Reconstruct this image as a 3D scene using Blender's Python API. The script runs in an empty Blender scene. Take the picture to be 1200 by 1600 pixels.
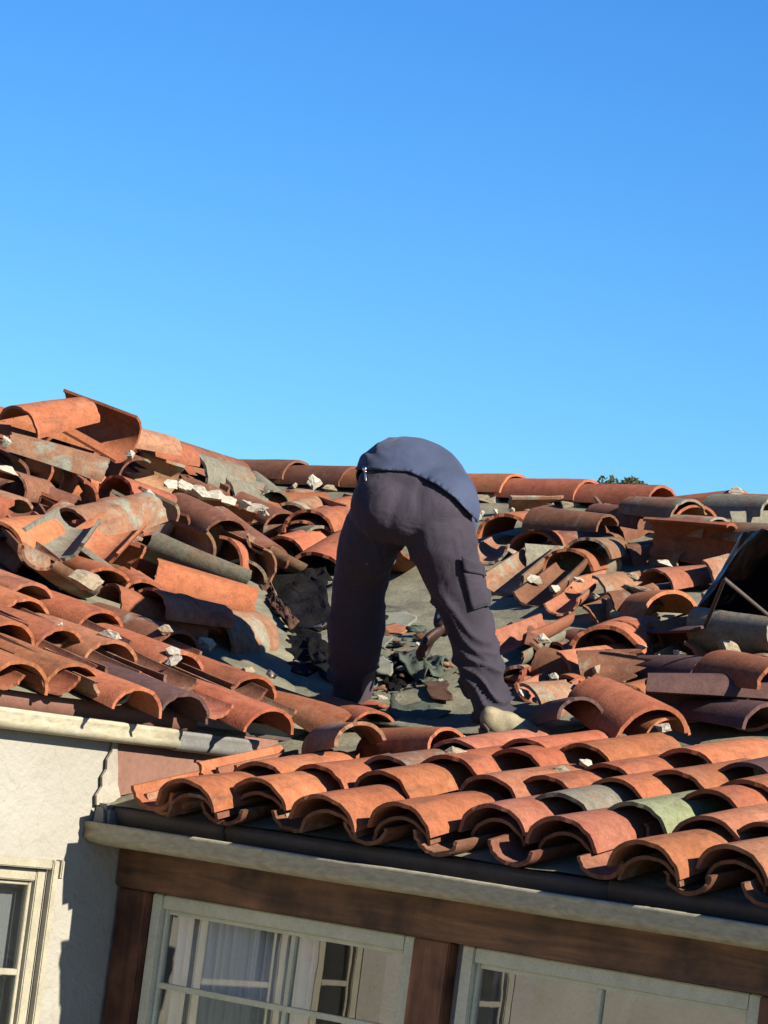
import bpy, bmesh, math, random
from mathutils import Vector, Matrix, noise, Euler
random.seed(7)
rad = math.radians
SC = bpy.context.scene
COL = SC.collection

# ------------------------------------------------------------------ camera
FPX = 5785.4                                   # focal length in pixels of a 1200 x 1600 frame
CAM = Vector((9.4823, -10.0787, 0.3902))
YAW, PIT, ROL = 0.698, 0.0643, 0.1278
_F = Vector((-math.sin(YAW) * math.cos(PIT), math.cos(YAW) * math.cos(PIT), math.sin(PIT)))
_R0 = Vector((math.cos(YAW), math.sin(YAW), 0))
_U0 = _R0.cross(_F)
CR = math.cos(ROL) * _R0 + math.sin(ROL) * _U0
CU = -math.sin(ROL) * _R0 + math.cos(ROL) * _U0
cd = bpy.data.cameras.new('camera')
cam = bpy.data.objects.new('camera', cd)
COL.objects.link(cam)
cd.sensor_fit = 'VERTICAL'; cd.sensor_height = 36.0
cd.lens = FPX / 1600.0 * 36.0
cd.clip_start = 0.1; cd.clip_end = 3000
m3 = Matrix((CR, CU, -_F)).transposed()
cam.matrix_world = Matrix.Translation(CAM) @ m3.to_4x4()
SC.camera = cam

# ------------------------------------------------------------------ sky and sun
SUN_EL = rad(31); SUN_AZ = Vector((1.0, -0.012, 0)).normalized()
w = bpy.data.worlds.new("World"); SC.world = w; w.use_nodes = True
nt = w.node_tree; nt.nodes.clear()
sky = nt.nodes.new('ShaderNodeTexSky'); sky.sky_type = 'NISHITA'; sky.sun_disc = False
sky.sun_elevation = SUN_EL
sky.sun_rotation = math.atan2(SUN_AZ.x, SUN_AZ.y)
sky.air_density = 1.0; sky.dust_density = 0.25; sky.ozone_density = 1.5
hs = nt.nodes.new('ShaderNodeHueSaturation'); hs.inputs['Hue'].default_value = 0.507
hs.inputs['Saturation'].default_value = 1.35; hs.inputs['Value'].default_value = 1.0
bg = nt.nodes.new('ShaderNodeBackground'); bg.inputs['Strength'].default_value = 0.05
wo = nt.nodes.new('ShaderNodeOutputWorld')
tint = nt.nodes.new('ShaderNodeMix'); tint.data_type = 'RGBA'; tint.blend_type = 'MULTIPLY'
tint.inputs[0].default_value = 1.0; tint.inputs[7].default_value = (0.41, 0.805, 1.21, 1)
nt.links.new(sky.outputs[0], hs.inputs['Color']); nt.links.new(hs.outputs[0], tint.inputs[6]); nt.links.new(tint.outputs[2], bg.inputs[0]); nt.links.new(bg.outputs[0], wo.inputs[0])
sd = bpy.data.lights.new('sun', 'SUN'); sd.energy = 5.0; sd.angle = rad(0.55); sd.color = (1.0, 0.93, 0.82)
sun = bpy.data.objects.new('sun', sd); COL.objects.link(sun)
sdir = Vector((SUN_AZ.x * math.cos(SUN_EL), SUN_AZ.y * math.cos(SUN_EL), math.sin(SUN_EL)))
sun.rotation_euler = sdir.to_track_quat('Z', 'Y').to_euler()
sun.location = (6, 2, 8)
SC.view_settings.view_transform = 'Standard'
SC.view_settings.look = 'None'
SC.view_settings.exposure = 1.37
SC.view_settings.gamma = 1.0
SC.view_settings.use_curve_mapping = False
SC.render.engine = 'CYCLES'

# ------------------------------------------------------------------ planes of the place
OH, ZL, OHL, T, TL, DK = 0.2446, 0.375, 0.1274, 0.322, 0.3207, 0.05
YR = 5.18                                       # ridge of the right wing
GROUND = -2.9
def zR(y): return DK + (y + OH) * T
def zLf(x): return ZL + DK + (OHL - x) * TL
ZRID = zR(YR)
XL = OHL - (ZRID - ZL - DK) / TL                # ridge of the left wing
def xvalley(y): return OHL - (zR(y) - ZL - DK) / TL
NR = Vector((0, -T, 1)).normalized()
NL = Vector((TL, 0, 1)).normalized()
def ray(px, py): return _F + (px - 600) / FPX * CR - (py - 800) / FPX * CU
def onR(px, py, h=0.0):
    d = ray(px, py); s = (DK + h + (CAM.y + OH) * T - CAM.z) / (d.z - d.y * T); return CAM + s * d
def onL(px, py, h=0.0):
    d = ray(px, py); s = (ZL + DK + h + (OHL - CAM.x) * TL - CAM.z) / (d.z + d.x * TL); return CAM + s * d
def onX(px, py, x=0.0):
    d = ray(px, py); return CAM + (x - CAM.x) / d.x * d
def onY(px, py, y=0.0):
    d = ray(px, py); return CAM + (y - CAM.y) / d.y * d
def at_depth(px, py, dep): return CAM + dep * ray(px, py)

# ------------------------------------------------------------------ materials
ALB = 0.82
def dim(c): return tuple(x * ALB for x in c)
def newmat(name):
    m = bpy.data.materials.new(name); m.use_nodes = True
    n = m.node_tree.nodes; b = n['Principled BSDF']
    return m, m.node_tree, b
def N(t, kind, **kw):
    n = t.nodes.new(kind)
    for k, v in kw.items():
        if k in n.inputs: n.inputs[k].default_value = v
        else: setattr(n, k, v)
    return n
def ramp(t, stops, fac=None):
    r = t.nodes.new('ShaderNodeValToRGB')
    e = r.color_ramp.elements
    while len(e) < len(stops): e.new(0.5)
    for i, (p, c) in enumerate(stops):
        e[i].position = p; e[i].color = (c[0], c[1], c[2], 1)
    if fac is not None: t.links.new(fac, r.inputs[0])
    return r
def mix(t, fac, a, b, mode='MIX'):
    m = t.nodes.new('ShaderNodeMix'); m.data_type = 'RGBA'; m.blend_type = mode
    for sock, v in ((m.inputs[0], fac), (m.inputs[6], a), (m.inputs[7], b)):
        if hasattr(v, 'is_linked'): t.links.new(v, sock)
        elif isinstance(v, (int, float)): sock.default_value = v
        else: sock.default_value = (v[0], v[1], v[2], 1)
    return m.outputs[2]
def coords(t, rnd=True, scale=(1, 1, 1)):
    tc = t.nodes.new('ShaderNodeTexCoord'); mp = t.nodes.new('ShaderNodeMapping')
    mp.inputs['Scale'].default_value = scale
    t.links.new(tc.outputs['Object'], mp.inputs[0])
    if rnd:
        oi = t.nodes.new('ShaderNodeObjectInfo'); mu = t.nodes.new('ShaderNodeMath'); mu.operation = 'MULTIPLY'
        mu.inputs[1].default_value = 37.0
        t.links.new(oi.outputs['Random'], mu.inputs[0]); t.links.new(mu.outputs[0], mp.inputs['Location'])
        return mp.outputs[0], oi
    return mp.outputs[0], None
def noise_tex(t, vec, scale, detail=5, rough=0.55, dist=0.0):
    n = t.nodes.new('ShaderNodeTexNoise'); n.inputs['Scale'].default_value = scale
    n.inputs['Detail'].default_value = detail; n.inputs['Roughness'].default_value = rough
    n.inputs['Distortion'].default_value = dist
    t.links.new(vec, n.inputs['Vector']); return n.outputs['Fac']
def bump(t, b, h, strength=0.3, dist=0.01):
    n = t.nodes.new('ShaderNodeBump'); n.inputs['Strength'].default_value = strength; n.inputs['Distance'].default_value = dist
    t.links.new(h, n.inputs['Height']); t.links.new(n.outputs[0], b.inputs['Normal'])

def clay(name, c1, c2, lichen=0.0, lich_col=(0.20, 0.19, 0.14), dust=0.25, var=0.28):
    m, t, b = newmat(name); c1, c2, lich_col = dim(c1), dim(c2), dim(lich_col)
    v, oi = coords(t)
    n1 = noise_tex(t, v, 7, 6, 0.6, 0.4)
    base = ramp(t, [(0.3, c1), (0.7, c2)], n1).outputs[0]
    # pale lime bloom in soft patches
    n2 = noise_tex(t, v, 4.2, 7, 0.62, 0.8)
    dm = ramp(t, [(0.56, (0, 0, 0)), (0.78, (1, 1, 1))], n2).outputs[0]
    mm = t.nodes.new('ShaderNodeMath'); mm.operation = 'MULTIPLY'; mm.inputs[1].default_value = dust * 1.3
    t.links.new(dm, mm.inputs[0])
    base = mix(t, mm.outputs[0], base, dim((0.34, 0.20, 0.13)))
    # dark weather stains, drawn out along the tile
    v2, _ = coords(t, True, (9, 2.2, 9))
    n3 = noise_tex(t, v2, 1.6, 6, 0.6)
    sm = ramp(t, [(0.55, (0, 0, 0)), (0.74, (1, 1, 1))], n3).outputs[0]
    m2 = t.nodes.new('ShaderNodeMath'); m2.operation = 'MULTIPLY'; m2.inputs[1].default_value = 0.72
    t.links.new(sm, m2.inputs[0])
    base = mix(t, m2.outputs[0], base, dim((0.09, 0.042, 0.025)))
    if lichen > 0:
        n4 = noise_tex(t, v, 5.5, 8, 0.68, 0.6)
        lo = 0.68 - lichen * 0.38
        lm = ramp(t, [(lo, (0, 0, 0)), (lo + 0.11, (1, 1, 1))], n4).outputs[0]
        n5 = noise_tex(t, v, 45, 3)
        lc = mix(t, n5, tuple(x * 0.75 for x in lich_col), tuple(min(1, x * 1.35) for x in lich_col))
        base = mix(t, lm, base, lc)
    n7 = noise_tex(t, v, 26, 5, 0.65, 0.5)
    g7 = ramp(t, [(0.32, (0.70, 0.68, 0.66)), (0.5, (1, 1, 1)), (0.70, (1.18, 1.2, 1.22))], n7).outputs[0]
    base = mix(t, 0.8, base, g7, 'MULTIPLY')
    # fine grit
    n6 = noise_tex(t, v, 120, 3, 0.6)
    gr = ramp(t, [(0.25, (0.78, 0.78, 0.78)), (0.75, (1.18, 1.18, 1.18))], n6).outputs[0]
    base = mix(t, 1.0, base, gr, 'MULTIPLY')
    h = t.nodes.new('ShaderNodeHueSaturation')
    rv = t.nodes.new('ShaderNodeMapRange'); rv.inputs[3].default_value = 1 - var; rv.inputs[4].default_value = 1 + var * 0.8
    t.links.new(oi.outputs['Random'], rv.inputs[0]); t.links.new(rv.outputs[0], h.inputs['Value'])
    # second, unrelated random number for the hue
    wn = t.nodes.new('ShaderNodeTexWhiteNoise'); wn.noise_dimensions = '1D'
    t.links.new(oi.outputs['Random'], wn.inputs['W'])
    rh = t.nodes.new('ShaderNodeMapRange'); rh.inputs[3].default_value = 0.494; rh.inputs[4].default_value = 0.508
    t.links.new(wn.outputs['Value'], rh.inputs[0]); t.links.new(rh.outputs[0], h.inputs['Hue'])
    t.links.new(base, h.inputs['Color'])
    t.links.new(h.outputs[0], b.inputs['Base Color'])
    b.inputs['Roughness'].default_value = 0.88
    b.inputs['Specular IOR Level'].default_value = 0.25
    ad = t.nodes.new('ShaderNodeMath'); ad.operation = 'ADD'
    t.links.new(n6, ad.inputs[0]); t.links.new(n1, ad.inputs[1])
    bump(t, b, ad.outputs[0], 0.35, 0.004)
    return m
M = {}
M['or'] = clay('orange clay', (0.252, 0.076, 0.032), (0.315, 0.108, 0.049))
M['rd'] = clay('red clay', (0.235, 0.066, 0.028), (0.30, 0.095, 0.043), dust=0.2, var=0.2)
M['pk'] = clay('salmon clay', (0.26, 0.088, 0.045), (0.325, 0.13, 0.07), dust=0.4, var=0.2)
M['br'] = clay('brown clay', (0.133, 0.051, 0.027), (0.189, 0.077, 0.042), 0.25)
M['tn'] = clay('tan clay', (0.203, 0.092, 0.049), (0.259, 0.133, 0.073), 0.45)
M['gy'] = clay('lichen grey clay', (0.189, 0.108, 0.063), (0.196, 0.143, 0.095), 0.8, (0.161, 0.147, 0.105), var=0.15)
M['dk'] = clay('dark plum clay', (0.073, 0.036, 0.033), (0.105, 0.052, 0.043), var=0.12, dust=0.05)
M['gn'] = clay('green clay', (0.168, 0.182, 0.091), (0.203, 0.217, 0.122), var=0.03, dust=0.2)

M['under'] = clay('smoke dark clay underside', (0.075, 0.036, 0.022), (0.12, 0.056, 0.032), var=0.2, dust=0.1)  # darker brown for the inner faces of laid cover and ridge tiles

def plain(name, c, rough=0.8, var=0.25, scale=12, bs=0.3, c2=None, metal=0.0, spec=0.3, dist=0.004, stretch=(1, 1, 1), rnd=False, lit=True):
    m, t, b = newmat(name)
    v, oi = coords(t, rnd, stretch)
    n1 = noise_tex(t, v, scale, 7, 0.62, 0.3)
    if lit: c = dim(c); c2 = dim(c2) if c2 else None
    c2 = c2 or tuple(x * (1 - var) for x in c)
    r = ramp(t, [(0.3, c2), (0.7, c)], n1)
    n2 = noise_tex(t, v, scale * 9, 3)
    g = ramp(t, [(0.25, (0.85,) * 3), (0.75, (1.12,) * 3)], n2).outputs[0]
    t.links.new(mix(t, 1.0, r.outputs[0], g, 'MULTIPLY'), b.inputs['Base Color'])
    b.inputs['Roughness'].default_value = rough; b.inputs['Metallic'].default_value = metal
    b.inputs['Specular IOR Level'].default_value = spec
    ad = t.nodes.new('ShaderNodeMath'); ad.operation = 'ADD'
    t.links.new(n1, ad.inputs[0]); t.links.new(n2, ad.inputs[1])
    bump(t, b, ad.outputs[0], bs, dist)
    return m
M['mortar'] = plain('lime mortar', (0.46, 0.41, 0.32), 0.95, 0.35, 3, 0.3, dist=0.05, rnd=True)
M['mortar_dirty'] = plain('dirty mortar', (0.33, 0.26, 0.17), 0.95, 0.4, 3, 0.3, dist=0.05, rnd=True)
M['felt'] = plain('weathered roofing felt', (0.215, 0.198, 0.127), 0.95, 0.55, 5.0, 0.8, dist=0.006)
M['felt_green'] = plain('green mineral felt', (0.075, 0.09, 0.065), 0.95, 0.4, 9, 0.5, rnd=True)
M['felt_light'] = plain('faded felt scrap', (0.20, 0.20, 0.145), 0.95, 0.3, 9, 0.5, rnd=True)
M['tar'] = plain('old black tar paper', (0.016, 0.014, 0.013), 0.8, 0.5, 7, 0.8, c2=(0.005, 0.005, 0.005), spec=0.04, dist=0.01)
M['rust'] = plain('rotten brown wood', (0.10, 0.045, 0.022), 0.9, 0.6, 12, 0.6, rnd=True)
M['black'] = plain('black plastic film', (0.004, 0.004, 0.006), 0.16, 0.3, 14, 0.08, spec=0.05, dist=0.006)
M['cream'] = plain('cream gutter paint', (0.44, 0.40, 0.28), 0.55, 0.25, 10, 0.25, c2=(0.27, 0.235, 0.155), stretch=(2, 2, 6))
M['greymetal'] = plain('bare grey gutter metal', (0.20, 0.19, 0.17), 0.5, 0.4, 12, 0.2)
M['drip'] = plain('dark brown drip edge metal', (0.075, 0.055, 0.045), 0.6, 0.4, 9, 0.3)
M['reddrip'] = plain('red brown painted metal', (0.17, 0.078, 0.052), 0.6, 0.25, 8, 0.2)
M['flash'] = plain('reddish flashing metal', (0.22, 0.11, 0.075), 0.6, 0.25, 5, 0.2)
M['whiteflash'] = plain('old white flashing', (0.36, 0.32, 0.25), 0.8, 0.4, 12, 0.5)
M['frame'] = plain('sage cream window paint', (0.50, 0.49, 0.36), 0.5, 0.2, 14, 0.15, lit=False)
M['lframe'] = plain('cream window paint', (0.36, 0.325, 0.23), 0.55, 0.25, 14, 0.2)
M['room'] = plain('dim room plaster', (0.30, 0.28, 0.25), 0.9, 0.1, 4, 0.1, lit=False)
M['curtain'] = plain('white curtain cloth', (0.85, 0.82, 0.76), 0.9, 0.08, 30, 0.1, lit=False)
M['blind'] = plain('pale roller blind', (0.16, 0.17, 0.17), 0.9, 0.1, 8, 0.1, lit=False)
M['ground'] = plain('dry pale earth', (0.26, 0.23, 0.17), 0.95, 0.4, 0.6, 0.3, dist=0.05)
M['silver'] = plain('bright steel', (0.7, 0.7, 0.68), 0.25, 0.1, 20, 0.05, metal=1.0)
M['skin'] = plain('brown skin', (0.048, 0.024, 0.017), 0.6, 0.15, 30, 0.15)
M['hair'] = plain('black hair', (0.012, 0.010, 0.009), 0.5, 0.3, 60, 0.5)
M['shoe'] = plain('pale yellow shoe leather', (0.31, 0.26, 0.155), 0.8, 0.5, 14, 0.3)
M['sole'] = plain('scuffed brown shoe sole', (0.10, 0.08, 0.055), 0.8, 0.3, 20, 0.3)
M['belt'] = plain('black belt leather', (0.015, 0.014, 0.014), 0.5, 0.2, 20, 0.2)
M['bark'] = plain('tree bark', (0.12, 0.085, 0.055), 0.9, 0.4, 12, 0.6)
M['leaf'] = plain('olive foliage', (0.055, 0.062, 0.022), 0.7, 0.5, 1.5, 0.0, c2=(0.03, 0.037, 0.014))

def cloth(name, c, fold=9, bs=0.5):
    m, t, b = newmat(name); c = dim(c)
    v, _ = coords(t, False)
    n1 = noise_tex(t, v, fold, 4, 0.5, 1.2)
    n2 = noise_tex(t, v, 320, 2)
    n3 = noise_tex(t, v, 3.5, 5, 0.6)
    r = ramp(t, [(0.3, tuple(x * 0.74 for x in c)), (0.7, tuple(x * 1.26 for x in c))], n3)
    g = ramp(t, [(0.3, (0.88,) * 3), (0.7, (1.1,) * 3)], n2).outputs[0]
    t.links.new(mix(t, 1.0, r.outputs[0], g, 'MULTIPLY'), b.inputs['Base Color'])
    b.inputs['Roughness'].default_value = 0.85; b.inputs['Specular IOR Level'].default_value = 0.2
    b.inputs['Sheen Weight'].default_value = 0.06
    bump(t, b, n1, bs, 0.02)
    return m
M['trouser'] = cloth('dark purple grey work cloth', (0.033, 0.027, 0.037))
M['shirt'] = cloth('slate blue cotton', (0.043, 0.056, 0.097), 7, 0.35)

# stucco: trowelled lumps and hairline stains
def stucco():
    m, t, b = newmat('cream stucco')
    v, _ = coords(t, False)
    n1 = noise_tex(t, v, 3.2, 5, 0.55, 1.5); n2 = noise_tex(t, v, 40, 4, 0.6); n3 = noise_tex(t, v, 1.4, 6, 0.6, 0.5)
    vo = t.nodes.new('ShaderNodeTexVoronoi'); vo.feature = 'DISTANCE_TO_EDGE'; vo.inputs['Scale'].default_value = 2.6
    wv = t.nodes.new('ShaderNodeVectorMath'); wv.operation = 'ADD'
    nc = t.nodes.new('ShaderNodeTexNoise'); nc.inputs['Scale'].default_value = 3.0; nc.inputs['Detail'].default_value = 4
    t.links.new(v, nc.inputs['Vector']); sc = t.nodes.new('ShaderNodeVectorMath'); sc.operation = 'SCALE'; sc.inputs['Scale'].default_value = 0.7
    t.links.new(nc.outputs['Color'], sc.inputs[0]); t.links.new(v, wv.inputs[0]); t.links.new(sc.outputs[0], wv.inputs[1])
    t.links.new(wv.outputs[0], vo.inputs['Vector'])
    ck = ramp(t, [(0.0, (0.66, 0.62, 0.55)), (0.012, (1, 1, 1))], vo.outputs['Distance']).outputs[0]
    base = ramp(t, [(0.3, dim((0.255, 0.235, 0.188))), (0.65, dim((0.325, 0.305, 0.255)))], n3).outputs[0]
    base = mix(t, 0.35, base, mix(t, 1.0, base, ck, 'MULTIPLY'))
    t.links.new(base, b.inputs['Base Color']); b.inputs['Roughness'].default_value = 0.92
    b.inputs['Specular IOR Level'].default_value = 0.2
    a = t.nodes.new('ShaderNodeMath'); a.operation = 'MULTIPLY_ADD'; a.inputs[1].default_value = 3.0
    t.links.new(n1, a.inputs[0]); t.links.new(n2, a.inputs[2])
    bump(t, b, a.outputs[0], 0.45, 0.012)
    return m
M['stucco'] = stucco()

def wood(name, axis, c1, c2):
    m, t, b = newmat(name)
    sc = [14, 14, 14]; sc[axis] = 1.2
    v, _ = coords(t, False, tuple(sc))
    n1 = noise_tex(t, v, 1.5, 8, 0.65, 0.6)
    v2, _ = coords(t, False)
    n2 = noise_tex(t, v2, 3.0, 6, 0.6)
    base = ramp(t, [(0.3, c1), (0.7, c2)], n1).outputs[0]
    dk = ramp(t, [(0.38, (0.30, 0.28, 0.27)), (0.62, (1.2, 1.25, 1.2))], n2).outputs[0]
    t.links.new(mix(t, 1.0, base, dk, 'MULTIPLY'), b.inputs['Base Color'])
    b.inputs['Roughness'].default_value = 0.6; b.inputs['Specular IOR Level'].default_value = 0.35
    bump(t, b, n1, 0.5, 0.006)
    return m
M['beam'] = wood('brown stained beam', 0, (0.050, 0.022, 0.012), (0.22, 0.098, 0.045))
M['post'] = wood('brown stained post', 2, (0.06, 0.022, 0.012), (0.23, 0.088, 0.042))

def glass():
    m, t, b = newmat('window glass')
    t.nodes.remove(b)
    out = t.nodes['Material Output']
    lw = t.nodes.new('ShaderNodeLayerWeight'); lw.inputs['Blend'].default_value = 0.5       # |N.I| : the same from both sides
    pw = t.nodes.new('ShaderNodeMath'); pw.operation = 'POWER'; pw.inputs[1].default_value = 4.0
    t.links.new(lw.outputs['Facing'], pw.inputs[0])
    fr = t.nodes.new('ShaderNodeMapRange'); fr.inputs[3].default_value = 0.24; fr.inputs[4].default_value = 1.0
    t.links.new(pw.outputs[0], fr.inputs[0])
    gl = t.nodes.new('ShaderNodeBsdfGlossy'); gl.inputs['Roughness'].default_value = 0.0
    tr = t.nodes.new('ShaderNodeBsdfTransparent'); tr.inputs[0].default_value = (0.86, 0.88, 0.86, 1)
    mx = t.nodes.new('ShaderNodeMixShader')
    v, _ = coords(t, False)
    n = noise_tex(t, v, 3.0, 2); bp = t.nodes.new('ShaderNodeBump'); bp.inputs['Strength'].default_value = 0.05; bp.inputs['Distance'].default_value = 0.01
    t.links.new(n, bp.inputs['Height']); t.links.new(bp.outputs[0], gl.inputs['Normal'])
    t.links.new(fr.outputs[0], mx.inputs[0]); t.links.new(tr.outputs[0], mx.inputs[1]); t.links.new(gl.outputs[0], mx.inputs[2])
    t.links.new(mx.outputs[0], out.inputs[0])
    return m
M['glass'] = glass()

# ------------------------------------------------------------------ object helpers
def link(name, me, mat, parent=None, smooth=False, mtx=None):
    if mat is not None and not me.materials: me.materials.append(mat)
    o = bpy.data.objects.new(name, me); COL.objects.link(o)
    if smooth:
        for p in me.polygons: p.use_smooth = True
    if parent is not None: o.parent = parent
    if mtx is not None: o.matrix_world = mtx
    return o
def tag(o, label=None, cat=None, group=None, kind=None):
    if label: o['label'] = label
    if cat: o['category'] = cat
    if group: o['group'] = group
    if kind: o['kind'] = kind
    return o
def mesh(name, verts, faces):
    me = bpy.data.meshes.new(name); me.from_pydata([tuple(v) for v in verts], [], faces); me.update(); return me
def bm_mesh(name, bm):
    me = bpy.data.meshes.new(name); bmesh.ops.recalc_face_normals(bm, faces=bm.faces[:]); bm.to_mesh(me); bm.free(); return me
def add_box(bm, lo, hi, bev=0.0):
    r = bmesh.ops.create_cube(bm, size=1.0)
    vs = r['verts']
    for v in vs:
        v.co = Vector([lo[i] + (v.co[i] + 0.5) * (hi[i] - lo[i]) for i in range(3)])
    if bev > 0:
        es = list({e for v in vs for e in v.link_edges})
        bmesh.ops.bevel(bm, geom=es, offset=bev, segments=2, affect='EDGES')
def box(name, lo, hi, mat, parent=None, bev=0.0):
    bm = bmesh.new(); add_box(bm, lo, hi, bev); return link(name, bm_mesh(name, bm), mat, parent)
def solid(o, th, off=-1.0):
    md = o.modifiers.new('thick', 'SOLIDIFY'); md.thickness = th; md.offset = off; return o
def sweep(name, prof, axis, a0, a1, mat, parent, th, n=24, wob=0.0):
    """an open (u, z) profile drawn out along x or y, slightly wavy as old metal is"""
    vs, fs = [], []
    k = len(prof)
    for i in range(n + 1):
        a = a0 + (a1 - a0) * i / n
        dz = wob * (noise.noise(Vector((a * 1.3, 3.1, 0))))
        du = wob * (noise.noise(Vector((a * 1.7, 9.1, 0))))
        for (u, z) in prof:
            vs.append((a, u + du, z + dz) if axis == 0 else (u + du, a, z + dz))
    for i in range(n):
        for j in range(k - 1):
            fs.append((i * k + j, (i + 1) * k + j, (i + 1) * k + j + 1, i * k + j + 1))
    o = link(name, mesh(name, vs, fs), mat, parent, smooth=True)
    return solid(o, th, 0.0)

# ------------------------------------------------------------------ ground
bm = bmesh.new(); bmesh.ops.create_grid(bm, x_segments=40, y_segments=40, size=900)
g = link('ground', bm_mesh('ground', bm), M['ground']); g.location = (0, 0, GROUND); tag(g, kind='structure')

# ------------------------------------------------------------------ the house
house = bpy.data.objects.new('house', None); COL.objects.link(house); house.location = (0, 0, GROUND)
bpy.context.view_layer.update()
tag(house, 'cream stucco house in an L shape with a half stripped terracotta tile roof', 'house')
IW = Matrix.Translation((0, 0, -GROUND))
def hpart(name, me, mat, smooth=False, parent=None):
    o = link(name, me, mat, parent or house, smooth)
    if parent is None: o.matrix_parent_inverse = IW
    return o
def hbox(name, lo, hi, mat, bev=0.0, parent=None):
    bm = bmesh.new(); add_box(bm, lo, hi, bev); return hpart(name, bm_mesh(name, bm), mat, parent=parent)

def wall_cells(axis, a_edges, z_edges, d0, d1, holes):
    """solid wall in the plane of axis with rectangular openings; faces only where a cell meets air"""
    na, nz = len(a_edges) - 1, len(z_edges) - 1
    def filled(i, j):
        if i < 0 or j < 0 or i >= na or j >= nz: return False
        ca = (a_edges[i] + a_edges[i + 1]) / 2; cz = (z_edges[j] + z_edges[j + 1]) / 2
        return not any(h[0] < ca < h[1] and h[2] < cz < h[3] for h in holes)
    bm = bmesh.new()
    P = (lambda a, d, z: (d, a, z)) if axis == 'x' else (lambda a, d, z: (a, d, z))
    def quad(*c): bm.faces.new([bm.verts.new(q) for q in c])
    for i in range(na):
        for j in range(nz):
            if not filled(i, j): continue
            a0, a1, z0, z1 = a_edges[i], a_edges[i + 1], z_edges[j], z_edges[j + 1]
            for d in (d0, d1): quad(P(a0, d, z0), P(a1, d, z0), P(a1, d, z1), P(a0, d, z1))
            if not filled(i - 1, j): quad(P(a0, d0, z0), P(a0, d1, z0), P(a0, d1, z1), P(a0, d0, z1))
            if not filled(i + 1, j): quad(P(a1, d0, z0), P(a1, d1, z0), P(a1, d1, z1), P(a1, d0, z1))
            if not filled(i, j - 1): quad(P(a0, d0, z0), P(a0, d1, z0), P(a1, d1, z0), P(a1, d0, z0))
            if not filled(i, j + 1): quad(P(a0, d0, z1), P(a0, d1, z1), P(a1, d1, z1), P(a1, d0, z1))
    bmesh.ops.remove_doubles(bm, verts=bm.verts[:], dist=1e-5)
    return bm

# left wing, sunlit front in the plane x = 0
LW = [(-0.93, -0.405, -1.45, -0.185), (-1.40, -1.11, -1.35, -0.30), (-2.42, -2.10, -1.35, -0.36), (-6.6, -5.7, -1.45, -0.3)]
ae = sorted({-8.0, 1.6} | {h[0] for h in LW} | {h[1] for h in LW})
ze = sorted({GROUND, ZL + 0.078} | {h[2] for h in LW} | {h[3] for h in LW})
o = hpart('wall', bm_mesh('wall', wall_cells('x', ae, ze, -0.18, 0.0, LW)), M['stucco'])
# end and back walls of the left wing
hbox('wall', (-9.0, -8.0, GROUND), (-0.181, -7.82, ZL), M['stucco'])
hbox('wall', (-9.0, -7.819, GROUND), (-8.82, 9.0, ZL), M['stucco'])
# right wing wall, in the shade of its eave, plane y = 0.03
RW = [(0.163, 1.425, -1.75, -0.225), (1.628, 2.87, -1.75, -0.225), (3.2, 4.4, -1.75, -0.225)]
ae = sorted({0.003, 6.2} | {h[0] for h in RW} | {h[1] for h in RW}); ze = sorted({GROUND, 0.03} | {h[2] for h in RW} | {h[3] for h in RW})
hpart('wall', bm_mesh('wall', wall_cells('y', ae, ze, 0.03, 0.19, RW)), M['stucco'])
hbox('wall', (6.02, 0.191, GROUND), (6.2, 10.6, 0.03), M['stucco'])
hbox('wall', (-8.819, 10.42, GROUND), (6.019, 10.6, 0.03), M['stucco'])
# dim interior: floor and partition
hbox('interior_wall', (0.003, 2.6, GROUND + 0.02), (6.0, 2.7, 0.3), M['room'])
hbox('interior_wall', (-1.5, -7.8, GROUND + 0.02), (-1.4, 2.59, 0.35), M['room'])
hbox('ceiling', (-1.38, -7.8, ZL - 0.05), (-0.19, 1.0, ZL - 0.02), M['room'])
hbox('ceiling', (0.01, 0.2, -0.01), (6.0, 2.59, 0.02), M['room'])
# beam and posts
bm = bmesh.new(); add_box(bm, (0.004, -0.045, -0.225), (6.2, 0.029, -0.02), 0.006)
hpart('beam', bm_mesh('beam', bm), M['beam'])
for (x0, x1) in ((0.012, 0.160), (1.430, 1.590), (2.872, 3.05), (4.402, 4.58)):
    bm = bmesh.new(); add_box(bm, (x0, -0.03, -1.95), (x1, 0.028, -0.2275), 0.005)
    hpart('post', bm_mesh('post', bm), M['post'])

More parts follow.
